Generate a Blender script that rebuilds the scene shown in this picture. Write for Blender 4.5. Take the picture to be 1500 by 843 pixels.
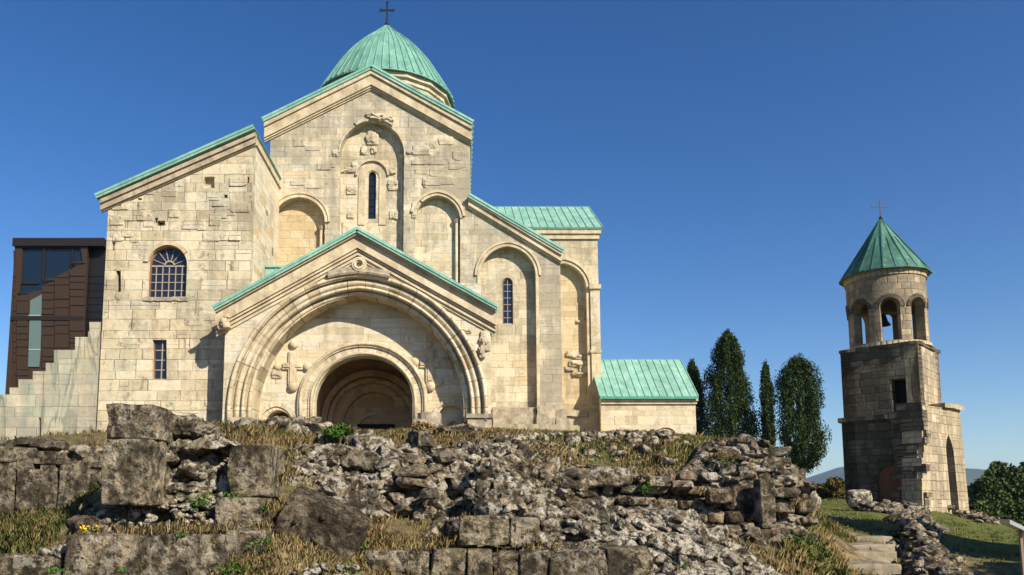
import bpy, bmesh, math, random
import numpy as np
from mathutils import Vector, geometry
R = math.radians
random.seed(7); rng = np.random.default_rng(7)
SC = bpy.context.scene
for o in list(bpy.data.objects): bpy.data.objects.remove(o)
COL = SC.collection

# ------------------------------------------------------------------ camera, light, exposure
F, CX, CY, PITCH, EYE = 1150.0, 670.0, 614.0, R(6.5), 1.6
cam = bpy.data.cameras.new('camera'); cam.lens = 36*F/1500; cam.sensor_width = 36
cam.shift_x = (750-CX)/1500; cam.shift_y = (CY-421.5)/1500; cam.clip_end = 20000; cam.clip_start = .1
camo = bpy.data.objects.new('camera', cam); COL.objects.link(camo)
camo.location = (0, 0, EYE); camo.rotation_euler = (R(90)+PITCH, 0, 0); SC.camera = camo

SUN_AZ, SUN_EL = R(41), R(34)            # azimuth measured from -Y (behind the camera) towards +X
sd = Vector((math.sin(SUN_AZ)*math.cos(SUN_EL), -math.cos(SUN_AZ)*math.cos(SUN_EL), math.sin(SUN_EL)))
w = bpy.data.worlds.new('World'); SC.world = w; w.use_nodes = True
wn = w.node_tree; bg = wn.nodes['Background']
sky = wn.nodes.new('ShaderNodeTexSky'); sky.sky_type = 'NISHITA'; sky.sun_disc = False
sky.sun_elevation = SUN_EL; sky.sun_rotation = math.atan2(sd.x, sd.y)
sky.altitude = 200; sky.air_density = 1.0; sky.dust_density = 0.3; sky.ozone_density = 2.4
hs = wn.nodes.new('ShaderNodeHueSaturation'); hs.inputs['Saturation'].default_value = 1.27; hs.inputs['Hue'].default_value = .508
gm = wn.nodes.new('ShaderNodeGamma'); gm.inputs[1].default_value = 1.12; wn.links.new(sky.outputs[0], gm.inputs[0]); wn.links.new(gm.outputs[0], hs.inputs['Color']); wn.links.new(hs.outputs[0], bg.inputs[0]); bg.inputs[1].default_value = .065
sl = bpy.data.lights.new('sun', 'SUN'); sl.energy = 5.0; sl.angle = R(.53); sl.color = (1, .90, .73)
so = bpy.data.objects.new('sun', sl); COL.objects.link(so); so.location = sd*50
so.rotation_euler = (-sd).to_track_quat('-Z', 'Y').to_euler()
vs = SC.view_settings; vs.view_transform = 'Standard'; vs.look = 'None'; vs.gamma = 1; vs.exposure = 0.72
vs.use_curve_mapping = False

# ------------------------------------------------------------------ helpers
def pt(px, py, Y):
    u = (px-CX)/F; v = (CY-py)/F
    dy = math.cos(PITCH)-v*math.sin(PITCH); dz = math.sin(PITCH)+v*math.cos(PITCH)
    t = Y/dy
    return Vector((u*t, Y, EYE+dz*t))
def XZ(px, py, Y):
    p = pt(px, py, Y); return (p.x, p.z)
def pt_np(px, py, Y):
    u = (px-CX)/F; v = (CY-py)/F
    dy = math.cos(PITCH)-v*math.sin(PITCH); dz = math.sin(PITCH)+v*math.cos(PITCH)
    t = Y/dy
    return np.stack([u*t, Y+0*u, EYE+dz*t], -1)

def wloc(o):
    v = Vector((0, 0, 0))
    while o: v = v+o.location; o = o.parent
    return v
def obj(name, vf, mat, parent=None, smooth=False, **k):
    """vf=(verts,faces) in world coordinates -> ONE mesh object"""
    vs_, fs = vf
    org = k.pop('org', None)
    off = wloc(parent) if parent else Vector(k.pop('loc', (0, 0, 0)))
    k.pop('loc', None); off0 = off
    if org is not None: off = Vector(org)
    me = bpy.data.meshes.new(name)
    va = np.asarray(vs_, dtype=np.float64).reshape(-1, 3)-np.array(off)
    if isinstance(fs, np.ndarray):
        n, m = fs.shape
        me.vertices.add(len(va)); me.vertices.foreach_set('co', va.ravel())
        me.loops.add(n*m); me.loops.foreach_set('vertex_index', fs.ravel().astype(np.int32))
        me.polygons.add(n); me.polygons.foreach_set('loop_start', np.arange(0, n*m, m, dtype=np.int32))
        try: me.polygons.foreach_set('loop_total', np.full(n, m, dtype=np.int32))
        except Exception: pass
        me.update(calc_edges=True); me.validate()
    else:
        me.from_pydata([tuple(x) for x in va], [], fs)
        bm = bmesh.new(); bm.from_mesh(me); bmesh.ops.recalc_face_normals(bm, faces=bm.faces); bm.to_mesh(me); bm.free()
    if smooth:
        me.polygons.foreach_set('use_smooth', [True]*len(me.polygons))
    me.materials.append(mat)
    o = bpy.data.objects.new(name, me); COL.objects.link(o)
    if parent:
        o.parent = parent
        if org is not None: o.location = off-off0
    else: o.location = off
    for kk, vv in k.items():
        if vv is not None: o[kk] = vv
    return o
def thing(name, label, cat, loc=(0, 0, 0), group=None):
    o = bpy.data.objects.new(name, None); COL.objects.link(o); o.location = loc; o.empty_display_size = .2
    o['label'] = label; o['category'] = cat
    if group: o['group'] = group
    return o
class MB:
    def __init__(s): s.v = []; s.f = []
    def add(s, v, f):
        n = len(s.v); s.v += [tuple(a) for a in v]; s.f += [tuple(i+n for i in q) for q in f]; return s
    @property
    def vf(s): return (s.v, s.f)
    def box(s, x0, x1, y0, y1, z0, z1):
        v = [(x, y, z) for z in (z0, z1) for y in (y0, y1) for x in (x0, x1)]
        return s.add(v, [(0, 1, 3, 2), (4, 6, 7, 5), (0, 4, 5, 1), (2, 3, 7, 6), (0, 2, 6, 4), (1, 5, 7, 3)])
    def hexa(s, p):   # 8 points: bottom ring 4, top ring 4
        return s.add(p, [(3, 2, 1, 0), (4, 5, 6, 7), (0, 1, 5, 4), (1, 2, 6, 5), (2, 3, 7, 6), (3, 0, 4, 7)])
    def prism(s, poly, y0, y1, holes=()):      # poly of (x,z)
        loops = [poly]+list(holes)
        tl = [[Vector((a, 0, b)) for a, b in l] for l in loops]
        tl2 = [[Vector((a, b, 0)) for a, b in l] for l in loops]
        tri = geometry.tessellate_polygon(tl2)
        flat = [q for l in loops for q in l]; n = len(flat)
        v = [(a, y0, b) for a, b in flat]+[(a, y1, b) for a, b in flat]
        f = [tuple(t) for t in tri]+[(t[2]+n, t[1]+n, t[0]+n) for t in tri]
        k = 0
        for l in loops:
            m = len(l)
            for i in range(m):
                a, b = k+i, k+(i+1) % m
                f.append((a, b, b+n, a+n))
            k += m
        return s.add(v, f)
    def strip(s, A, B, y0, y1):   # ring between two open polylines (x,z) of same length
        n = len(A)
        v = [(a, y0, b) for a, b in A]+[(a, y0, b) for a, b in B]+[(a, y1, b) for a, b in A]+[(a, y1, b) for a, b in B]
        f = []
        for i in range(n-1):
            f += [(i, i+1, n+i+1, n+i), (2*n+i, 3*n+i, 3*n+i+1, 2*n+i+1), (i, 2*n+i, 2*n+i+1, i+1), (n+i, n+i+1, 3*n+i+1, 3*n+i)]
        f += [(0, n, 3*n, 2*n), (n-1, 3*n-1, 4*n-1, 2*n-1)]
        return s.add(v, f)
    def tube(s, path, r, n=8, r2=None, cap=True):
        path = [Vector(p) for p in path]; m = len(path); v = []; f = []
        up = Vector((0, 0, 1))
        for i, p in enumerate(path):
            t = (path[min(i+1, m-1)]-path[max(i-1, 0)]).normalized()
            a = t.cross(Vector((0, 1, 0)) if abs(t.y) < .9 else Vector((1, 0, 0))).normalized(); b = t.cross(a).normalized()
            rr = r if r2 is None else r+(r2-r)*i/(m-1)
            for k in range(n):
                an = 2*math.pi*k/n; v.append(p+a*math.cos(an)*rr+b*math.sin(an)*rr)
        for i in range(m-1):
            for k in range(n):
                f.append((i*n+k, i*n+(k+1) % n, (i+1)*n+(k+1) % n, (i+1)*n+k))
        if cap: f += [tuple(range(n-1, -1, -1)), tuple((m-1)*n+k for k in range(n))]
        return s.add(v, f)
    def ball(s, c, r, n=10, sy=1):
        v = []; f = []
        for i in range(n+1):
            th = math.pi*i/n
            for k in range(2*n):
                ph = math.pi*k/n; v.append((c[0]+r*math.sin(th)*math.cos(ph), c[1]+sy*r*math.sin(th)*math.sin(ph), c[2]+r*math.cos(th)))
        for i in range(n):
            for k in range(2*n):
                f.append((i*2*n+k, (i+1)*2*n+k, (i+1)*2*n+(k+1) % (2*n), i*2*n+(k+1) % (2*n)))
        return s.add(v, f)

def jig(poly, amp, step=.25, seed=0):
    """roughen a closed polygon of (x,z) by subdividing its edges and jittering"""
    r = random.Random(seed); out = []
    n = len(poly)
    for i in range(n):
        a, b = poly[i], poly[(i+1) % n]; L = math.hypot(b[0]-a[0], b[1]-a[1]); k = max(1, int(L/step))
        for j in range(k):
            t = j/k; e = amp if j else amp*.4
            out.append((a[0]+(b[0]-a[0])*t+r.uniform(-e, e), a[1]+(b[1]-a[1])*t+r.uniform(-e, e)))
    return out

def arch(cx, cy, s, h, bot, Y, n=28):
    """open polyline (x,z) left foot -> apex -> right foot. pixel inputs: centre x, spring y, half span, rise, bottom y"""
    c = pt(cx, cy, Y); S = pt(cx+s, cy, Y).x-c.x; H = pt(cx, cy-h, Y).z-c.z; zb = pt(cx, bot, Y).z
    return arch_w(c.x, c.z, S, H, zb, n)
def arch_w(x, z, S, H, zb, n=28):
    P = [(x-S, zb)] if zb < z-1e-6 else []
    if H >= S:
        Rr = (S*S+H*H)/(2*S); e = Rr-S; a1 = math.asin(min(1, H/Rr))
        L = [(x+e-Rr*math.cos(a1*i/n), z+Rr*math.sin(a1*i/n)) for i in range(n+1)]
        P += L+[(2*x-a, b) for a, b in reversed(L[:-1])]
    else:
        P += [(x-S*math.cos(math.pi*i/(2*n)), z+H*math.sin(math.pi*i/(2*n))) for i in range(2*n+1)]
    if zb < z-1e-6: P.append((x+S, zb))
    return P

# ------------------------------------------------------------------ numpy noise
def _h(i, j, k, s):
    n = (i.astype(np.int64)*374761393+j.astype(np.int64)*668265263+k.astype(np.int64)*2147483647+s*974711) & 0xffffffff
    n = ((n ^ (n >> 13))*1274126177) & 0xffffffff
    n = n ^ (n >> 16)
    return (n & 0xffff)/65535.0
def vnoise(p, s=0):
    i = np.floor(p).astype(np.int64); f = p-i; f = f*f*(3-2*f)
    r = 0
    for a in (0, 1):
        for b in (0, 1):
            for c in (0, 1):
                wgt = (f[..., 0] if a else 1-f[..., 0])*(f[..., 1] if b else 1-f[..., 1])*(f[..., 2] if c else 1-f[..., 2])
                r = r+wgt*_h(i[..., 0]+a, i[..., 1]+b, i[..., 2]+c, s)
    return r*2-1
def fbm(p, o=4, s=0, g=.5):
    r = 0; a = 1.0; q = p
    for k in range(o):
        r = r+a*vnoise(q, s+k*17); a *= g; q = q*2.03+3.7
    return r
class RBF:
    def __init__(s, P, V, smooth=0.0):
        s.P = np.array(P, float); V = np.array(V, float); n = len(P)
        D = np.linalg.norm(s.P[:, None]-s.P[None], axis=-1)
        A = np.zeros((n+3, n+3)); A[:n, :n] = D-smooth*np.eye(n); A[:n, n] = 1; A[:n, n+1:] = s.P; A[n:, :n] = A[:n, n:].T
        s.c = np.linalg.solve(A, np.concatenate([V, np.zeros(3)]))
    def __call__(s, Q):
        Q = np.asarray(Q, float); sh = Q.shape[:-1]; Q = Q.reshape(-1, 2); out = np.zeros(len(Q)); n = len(s.P)
        for a in range(0, len(Q), 20000):
            q = Q[a:a+20000]; D = np.linalg.norm(q[:, None]-s.P[None], axis=-1)
            out[a:a+20000] = D@s.c[:n]+s.c[n]+q@s.c[n+1:]
        return out.reshape(sh)

def cube_pts(n):
    """subdivided cube surface: verts in [-1,1]^3 and quads"""
    V = []; Fq = []; key = {}
    def vid(p):
        k = tuple(int(round(c*n)) for c in p)
        if k not in key: key[k] = len(V); V.append(p)
        return key[k]
    for ax in range(3):
        for s_ in (-1, 1):
            for i in range(n):
                for j in range(n):
                    q = []
                    for di, dj in ((0, 0), (1, 0), (1, 1), (0, 1)):
                        p = [0, 0, 0]; p[ax] = s_; p[(ax+1) % 3] = -1+2*(i+di)/n; p[(ax+2) % 3] = -1+2*(j+dj)/n; q.append(vid(tuple(p)))
                    Fq.append(q if s_ > 0 else q[::-1])
    return np.array(V), np.array(Fq)
CUBE = {}
def cubes(n):
    if n not in CUBE: CUBE[n] = cube_pts(n)
    return CUBE[n]
def rot3(ax, ay, az):
    cx_, sx = math.cos(ax), math.sin(ax); cy_, sy = math.cos(ay), math.sin(ay); cz, sz = math.cos(az), math.sin(az)
    Rx = np.array([[1, 0, 0], [0, cx_, -sx], [0, sx, cx_]]); Ry = np.array([[cy_, 0, sy], [0, 1, 0], [-sy, 0, cy_]]); Rz = np.array([[cz, -sz, 0], [sz, cz, 0], [0, 0, 1]])
    return Rz@Ry@Rx
def rock(c, dims, seed, n=8, boxy=.6, cuts=5, rough=.06, rot=(0, 0, 0), fr=None):
    """one stone: a rounded box of half sizes dims, chopped by random planes and roughened"""
    r = np.random.default_rng(seed); V, Fq = cubes(n); p = V.copy(); k = 10 if boxy < .85 else 26
    ln = np.linalg.norm(p, axis=1, keepdims=True); sph = p/ln*1.12
    se = p/((np.abs(p)**k).sum(1, keepdims=True)**(1/k))
    p = se*boxy+sph*(1-boxy)
    for _ in range(cuts):
        nn = r.normal(size=3); nn /= np.linalg.norm(nn); d = (np.abs(nn).sum()*boxy+(1-boxy))*(r.uniform(.5, .82) if boxy < .7 else r.uniform(.72, .92))
        h = p@nn-d; p = p-np.where(h > 0, h, 0)[:, None]*nn
    dims = np.array(dims, float); q = p*dims
    sc_ = (dims.prod())**(1/3); 
    nrm = p/dims; nrm /= np.linalg.norm(nrm, axis=1, keepdims=True)+1e-9
    f0 = fr or 1.6/sc_
    dsp = fbm(q*f0+seed*1.37, 4, seed % 97, .6)*rough*sc_-np.abs(fbm(q*f0*2.5+seed, 3, 5, .65))*rough*.8*sc_
    q = q+nrm*dsp[:, None]
    q = q@rot3(*rot).T+np.array(c)
    return q, Fq
class RB:   # rock bundle -> one mesh
    def __init__(s): s.V = []; s.F = []; s.n = 0
    def add(s, q, f): s.V.append(q); s.F.append(f+s.n); s.n += len(q); return s
    @property
    def vf(s): return (np.concatenate(s.V), np.concatenate(s.F))

# ------------------------------------------------------------------ node builder / materials
class NB:
    def __init__(s, name):
        s.m = bpy.data.materials.new(name); s.m.use_nodes = True; s.t = s.m.node_tree
        s.bsdf = s.t.nodes['Principled BSDF']; s.out = s.t.nodes['Material Output']
    def n(s, typ, ins=None, **props):
        nd = s.t.nodes.new(typ)
        for k, v in props.items(): setattr(nd, k, v)
        for k, v in (ins or {}).items():
            if isinstance(v, bpy.types.NodeSocket): s.t.links.new(v, nd.inputs[k])
            else: nd.inputs[k].default_value = v
        return nd
    def math(s, op, a, b=0.0, c=None, clamp=False):
        ins = {0: a, 1: b}
        if c is not None: ins[2] = c
        return s.n('ShaderNodeMath', ins, operation=op, use_clamp=clamp).outputs[0]
    def obj(s): return s.n('ShaderNodeTexCoord').outputs['Object']
    def noise(s, vec, scale, detail=4, rough=.5, dist=0):
        return s.n('ShaderNodeTexNoise', {'Vector': vec, 'Scale': scale, 'Detail': detail, 'Roughness': rough, 'Distortion': dist}).outputs[0]
    def vor(s, vec, scale, feature='F1', out='Distance'):
        return s.n('ShaderNodeTexVoronoi', {'Vector': vec, 'Scale': scale}, feature=feature).outputs[out]
    def ramp(s, fac, stops, interp='LINEAR'):
        nd = s.n('ShaderNodeValToRGB', {0: fac}); cr = nd.color_ramp; cr.interpolation = interp
        while len(cr.elements) < len(stops): cr.elements.new(.5)
        for e, (p, c) in zip(cr.elements, stops):
            e.position = p; e.color = (c, c, c, 1) if isinstance(c, (int, float)) else (*c, 1)
        return nd.outputs[0]
    def mix(s, fac, a, b, bt='MIX'):
        nd = s.n('ShaderNodeMix', data_type='RGBA', blend_type=bt)
        for idx, v in ((0, fac), (6, a), (7, b)):
            if isinstance(v, bpy.types.NodeSocket): s.t.links.new(v, nd.inputs[idx])
            else: nd.inputs[idx].default_value = v if idx == 0 else ((*v, 1) if len(v) == 3 else v)
        return nd.outputs[2]
    def map(s, vec, scale=(1, 1, 1), loc=(0, 0, 0)):
        return s.n('ShaderNodeMapping', {'Vector': vec, 'Scale': scale, 'Location': loc}).outputs[0]
    def comb(s, x, y, z): return s.n('ShaderNodeCombineXYZ', {0: x, 1: y, 2: z}).outputs[0]
    def sep(s, v): return s.n('ShaderNodeSeparateXYZ', {0: v}).outputs
    def bump(s, h, strength=1, dist=.02, normal=None):
        ins = {'Strength': strength, 'Distance': dist, 'Height': h}
        if normal is not None: ins['Normal'] = normal
        return s.n('ShaderNodeBump', ins).outputs[0]
    def fin(s, color=None, rough=.9, normal=None, metal=0, spec=.3):
        b = s.bsdf
        def put(k, v):
            if v is None: return
            if isinstance(v, bpy.types.NodeSocket): s.t.links.new(v, b.inputs[k])
            else: b.inputs[k].default_value = (*v, 1) if isinstance(v, tuple) and len(v) == 3 else v
        put('Base Color', color); put('Roughness', rough); put('Normal', normal); put('Metallic', metal); put('Specular IOR Level', spec)
        return s.m

def ashlar(name, h=.52, wd=1.15, streaks=0, pal=None, grime=.45, grime_col=(.15, .125, .088), joint=.5, seed=0, cyl=0, green=0.0, bump=1.0, gscale=.3, split=True, chips=.5):
    """irregular coursed stone: courses of varying height, blocks of varying width, each with its own tone"""
    b = NB(name); P = b.obj(); x, y, z = b.sep(P)
    wob = b.noise(P, 2.2, 3, .6)
    if cyl:
        u = b.math('MULTIPLY', b.math('ARCTAN2', y, x), cyl)
    else:
        nx, ny, nz = b.sep(b.n('ShaderNodeNewGeometry').outputs['True Normal'])
        u = b.math('SUBTRACT', b.math('MULTIPLY', nx, y), b.math('MULTIPLY', ny, x))
    u = b.math('ADD', u, b.math('MULTIPLY', b.math('SUBTRACT', wob, .5), .07))
    zz0 = b.math('ADD', z, b.math('MULTIPLY', b.math('SUBTRACT', b.noise(P, 1.3, 3, .6), .5), .07))
    zz = b.math('ADD', b.math('DIVIDE', zz0, h), b.math('MULTIPLY', b.noise(b.comb(seed+.5, 0.0, z), .9, 2), 1.6))
    row = b.math('FLOOR', zz); fz = b.math('FRACT', zz)
    hr = b.n('ShaderNodeTexWhiteNoise', {'W': b.math('ADD', row, seed*3.1)}, noise_dimensions='1D').outputs['Value']
    uu = b.math('ADD', b.math('ADD', b.math('DIVIDE', u, wd), b.math('MULTIPLY', hr, 7.3)),
                b.math('MULTIPLY', b.noise(b.comb(u, b.math('MULTIPLY', row, 5.13), 0.0), .8, 1), 2.2))
    col = b.math('FLOOR', uu); fu = b.math('FRACT', uu)
    wn_ = b.n('ShaderNodeTexWhiteNoise', {'Vector': b.comb(col, row, seed)}, noise_dimensions='3D')
    cv = wn_.outputs['Value']; cr, cg, cb = b.sep(wn_.outputs['Color'])
    if split:   # some blocks are two thin courses
        sp = b.math('GREATER_THAN', cr, .82)
        fz2 = b.math('FRACT', b.math('MULTIPLY', fz, b.math('ADD', sp, 1.0)))
        hh = b.math('DIVIDE', h, b.math('ADD', sp, 1.0))
    else: fz2, hh = fz, h
    dz = b.math('MULTIPLY', b.math('MINIMUM', fz2, b.math('SUBTRACT', 1.0, fz2)), hh)
    du = b.math('MULTIPLY', b.math('MINIMUM', fu, b.math('SUBTRACT', 1.0, fu)), wd*.6)
    d = b.math('MINIMUM', dz, du)
    jn = b.noise(P, 1.1, 4, .65)
    jw = b.math('MULTIPLY', b.math('MULTIPLY', b.math('SUBTRACT', jn, .28), .075), joint, clamp=False)
    jw = b.math('MAXIMUM', jw, .004)
    jm = b.math('SUBTRACT', 1.0, b.math('DIVIDE', d, jw, clamp=True), clamp=True)      # 1 in the joint
    pal = pal or [(0, (.47, .395, .265)), (.15, (.535, .462, .325)), (.5, (.575, .505, .365)), (.8, (.61, .545, .41)), (.94, (.54, .49, .385)), (1, (.57, .45, .29))]
    c = b.ramp(cv, pal)
    mot = b.noise(P, 5, 6, .65); c = b.mix(.5, c, b.ramp(mot, [(.25, (.43, .39, .31)), (.5, (.5, .5, .5)), (.75, (.60, .60, .56))]), 'OVERLAY')
    big = b.noise(b.map(P, (.5, .5, .35), (seed, 0, 0)), .8, 3)
    c = b.mix(b.ramp(big, [(.45, 0), (.7, .38)]), c, (.56, .43, .25), 'MIX')
    # cream marble patches with veins
    vein = b.noise(b.map(P, (.6, .6, 1.6)), 1.1, 5, .6, 1.4)
    c = b.mix(b.math('MULTIPLY', b.ramp(vein, [(.47, 0), (.5, .5), (.53, 0)]), b.math('GREATER_THAN', cg, .45)), c, (.33, .29, .24))
    if green:
        gm = b.math('MULTIPLY', b.ramp(b.noise(b.map(P, (1, 1, .35)), .9, 3), [(.52, 0), (.62, green)]), b.ramp(cb, [(.3, .3), (.6, 1)]))
        c = b.mix(gm, c, (.30, .36, .27))
    # grime: patches + streaks running down
    g1 = b.noise(P, gscale, 8, .66, .6); g2 = b.noise(b.map(P, (2.4, 2.4, .22)), 1.0, 6, .6)
    g3 = b.noise(P, 7, 5, .7)
    gm = b.math('ADD', b.math('MULTIPLY', g1, .62), b.math('MULTIPLY', g2, .30)); gm = b.math('ADD', gm, b.math('MULTIPLY', g3, .16))
    gm = b.math('ADD', gm, b.math('MULTIPLY', b.math('SUBTRACT', cg, .5), .07))
    lo = .62-grime*.28
    gmk = b.ramp(gm, [(lo, 0), (lo+.10, .75), (lo+.2, 1)])
    blot = b.ramp(b.noise(P, 2.6, 7, .7, .4), [(.50, 0), (.60, 1)])
    c = b.mix(b.math('MULTIPLY', blot, .34*min(1.2, grime)), c, tuple(q*1.9 for q in grime_col))
    c = b.mix(b.math('MULTIPLY', gmk, .35+.6*min(1, grime)), c, grime_col)
    if streaks:
        sv = b.noise(b.map(P, (1.1, 1.1, .16), (4, 0, 0)), 1.0, 5, .55, .8); c = b.mix(b.ramp(sv, [(.54, 0), (.575, streaks), (.60, streaks), (.64, 0)]), c, (.14, .135, .105))
        sg = b.noise(b.map(P, (.5, .5, .1), (9, 0, 0)), 1.0, 3, .5, .4); c = b.mix(b.ramp(sg, [(.52, 0), (.60, streaks*.35)]), c, (.34, .40, .31))
    c = b.mix(b.math('MULTIPLY', jm, b.ramp(b.noise(P, .7, 4, .6), [(.35, .22*joint), (.65, min(1, .95*joint))])), c, (.14, .11, .07))
    # chipped spots
    v1 = b.noise(P, 1.6, 9, .72); ch = b.ramp(v1, [(.60, 0), (.66, 1)])
    c = b.mix(b.math('MULTIPLY', ch, .25*chips), c, (.20, .155, .10))
    fine = b.noise(P, 16, 8, .7)
    hgt = b.math('ADD', b.math('MULTIPLY', jm, -1.0), b.math('MULTIPLY', fine, .55))
    hgt = b.math('ADD', hgt, b.math('MULTIPLY', ch, -1.2*chips)); hgt = b.math('ADD', hgt, b.math('MULTIPLY', cb, .6))
    hgt = b.math('ADD', hgt, b.math('MULTIPLY', b.noise(P, 3.2, 6, .7), 1.6))
    nrm = b.bump(hgt, .8*bump, .035)
    return b.fin(c, b.ramp(fine, [(0, .75), (1, .95)]), nrm, spec=.2)

def plainstone(name, c1, c2, c3, scale=1.2, bump=.7, streak=.5):
    b = NB(name); P = b.obj()
    n1 = b.noise(P, scale, 8, .65); n2 = b.noise(b.map(P, (2, 2, .3)), 1.2, 6, .6)
    c = b.ramp(n1, [(.3, c1), (.55, c2), (.75, c3)])
    c = b.mix(b.ramp(n2, [(.55, 0), (.75, streak)]), c, (.14, .12, .09))
    bl = b.sep(b.vor(b.map(P, (.7, .7, .7)), 1.4, 'F1', 'Color'))[0]; c = b.mix(.35, c, b.ramp(bl, [(0, (.36, .35, .33)), (1, (.62, .61, .60))]), 'OVERLAY')
    f = b.noise(P, 12, 8, .7); h = b.math('ADD', f, b.math('MULTIPLY', b.noise(P, 3, 5, .6), 1.5))
    return b.fin(c, .9, b.bump(h, bump, .03), spec=.2)

def voussoir(name, k, c1, c2, c3, dark=.5):
    """arch stones: the object's origin is the arch centre, joints run radially"""
    b = NB(name); P = b.obj(); x, y, z = b.sep(P)
    a = b.math('MULTIPLY', b.math('ARCTAN2', z, x), k); a = b.math('ADD', a, b.math('MULTIPLY', b.noise(b.comb(a, 0.0, 3.3), .6, 1), 2.0))
    cell = b.math('FLOOR', a); fa = b.math('FRACT', a); dd = b.math('MINIMUM', fa, b.math('SUBTRACT', 1.0, fa))
    jm = b.math('SUBTRACT', 1.0, b.math('DIVIDE', dd, .035, clamp=True), clamp=True)
    rv = b.n('ShaderNodeTexWhiteNoise', {'W': cell}, noise_dimensions='1D').outputs['Value']
    c = b.ramp(rv, [(0, c1), (.3, c2), (.9, c3), (1, (.56, .43, .25))])
    g = b.noise(P, 1.1, 8, .68); f = b.noise(P, 9, 8, .7); st = b.noise(b.map(P, (3, 3, .5)), 1.2, 6, .65)
    c = b.mix(b.ramp(b.math('ADD', b.math('MULTIPLY', g, .6), b.math('MULTIPLY', st, .4)), [(.5, 0), (.62, dark)]), c, (.16, .13, .095))
    c = b.mix(b.math('MULTIPLY', jm, .7), c, (.12, .09, .06)); c = b.mix(.4, c, b.ramp(f, [(.3, .35), (.7, .64)]), 'OVERLAY')
    h = b.math('ADD', b.math('MULTIPLY', jm, -1.0), b.math('ADD', f, b.math('MULTIPLY', b.noise(P, 3, 6, .7), 1.5)))
    return b.fin(c, .9, b.bump(h, .8, .04), spec=.2)

def rockmat(name, base, dark, light, lich=.5, pit=1.0, warm=(.30, .22, .14), warmamt=.4, isl=True, moss=0.0):
    b = NB(name); P = b.obj()
    g = b.n('ShaderNodeNewGeometry'); ri = g.outputs['Random Per Island']
    n1 = b.noise(P, 2.3, 6, .6); n2 = b.noise(P, 8, 6, .62); n3 = b.noise(P, 38, 5, .7)
    m = b.math('ADD', b.math('MULTIPLY', n1, .45), b.math('MULTIPLY', n2, .55))
    c = b.ramp(m, [(.42, dark), (.5, base), (.58, light)])
    if isl:
        c = b.mix(b.math('MULTIPLY', b.ramp(ri, [(0, 0), (.55, 0), (.8, 1), (.9, .2), (1, 1)]), warmamt), c, warm)
        c = b.mix(.7, c, b.ramp(b.math('FRACT', b.math('MULTIPLY', ri, 7.3)), [(0, .22), (.5, .5), (1, .76)]), 'OVERLAY')
    l = b.math('ADD', b.math('MULTIPLY', b.noise(P, 6, 5, .62, .5), .82), b.math('MULTIPLY', n3, .18))
    l = b.math('ADD', l, b.math('MULTIPLY', b.math('SUBTRACT', b.noise(P, 1.1, 3), .5), .25))
    c = b.mix(b.math('MULTIPLY', b.ramp(l, [(.495, 0), (.53, 1)]), lich), c, (.62, .57, .48))
    bk_ = b.noise(b.map(P, (1, 1, .6)), 2.0, 6, .68, .5); c = b.mix(b.math('MULTIPLY', b.ramp(bk_, [(.50, 0), (.58, .8)]), 1.0), c, tuple(q*.95 for q in dark))
    pv = b.noise(P, 11, 5, .66); pits = b.ramp(pv, [(.38, 1), (.43, 0)])
    c = b.mix(b.math('MULTIPLY', pits, .85*min(1, pit)), c, (.035, .03, .023))
    if moss:
        nz = b.sep(g.outputs['Normal'])[2]
        mm = b.math('MULTIPLY', b.ramp(nz, [(.45, 0), (.8, 1)]), b.ramp(n1, [(.45, 0), (.6, moss)]))
        c = b.mix(mm, c, (.20, .15, .06))
    h = b.math('ADD', b.math('MULTIPLY', pits, -1.3*pit), b.math('ADD', b.math('MULTIPLY', n2, 3.2), b.math('MULTIPLY', n3, 1.2)))
    return b.fin(c, .93, b.bump(h, 1.0, .045), spec=.15)

M = {}
M['wall'] = ashlar('cream_limestone_ashlar', grime=.42, seed=1)
M['gable'] = ashlar('weathered_limestone_ashlar', streaks=.10, grime=.62, seed=2, chips=.8, grime_col=(.2, .18, .145))
M['block'] = ashlar('chipped_limestone_ashlar', h=.55, wd=1.1, grime=.46, seed=5, joint=1.0, chips=1.3, green=.35)
M['recess'] = ashlar('golden_limestone_ashlar', grime=.30, seed=3, pal=[(0, (.44, .33, .19)), (.4, (.52, .41, .25)), (.8, (.56, .47, .31)), (1, (.54, .38, .2))])
M['marble'] = ashlar('pale_marble_ashlar', h=.45, wd=1.1, grime=.22, seed=4, joint=.4, chips=.15, green=.2,
                     pal=[(0, (.50, .42, .28)), (.2, (.58, .51, .38)), (.6, (.62, .56, .44)), (.9, (.60, .55, .46)), (1, (.55, .40, .2))])
M['stepped'] = ashlar('veined_marble_ashlar', streaks=.75, h=.62, wd=1.2, grime=.62, seed=8, joint=.6, chips=.3, green=.9, grime_col=(.22, .21, .18),
                      pal=[(0, (.42, .35, .235)), (.4, (.49, .425, .30)), (.8, (.55, .48, .345)), (1, (.46, .40, .29))])
M['chapel'] = ashlar('chapel_limestone_ashlar', h=.6, wd=1.2, grime=.3, seed=6, chips=.6)
M['tower'] = ashlar('weathered_shaded_tower_ashlar', h=.36, wd=.5, grime=.84, seed=7, joint=1.4, chips=1.0, grime_col=(.05, .042, .032), gscale=.6, bump=1.5,  # weathered stone, darkened further to carry the shade of the left face
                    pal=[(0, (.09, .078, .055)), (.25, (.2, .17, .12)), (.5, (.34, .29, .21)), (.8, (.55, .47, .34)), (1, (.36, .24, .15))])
M['tower_lit'] = ashlar('pale_sunlit_tower_ashlar', h=.38, wd=.42, grime=.5, seed=9, joint=1.1, chips=.6,  # paler copy of the tower stone, sun on the right faces put into its colour
                        pal=[(0, (.36, .29, .19)), (.4, (.45, .37, .25)), (.8, (.54, .46, .33)), (1, (.40, .28, .2))])
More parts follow.
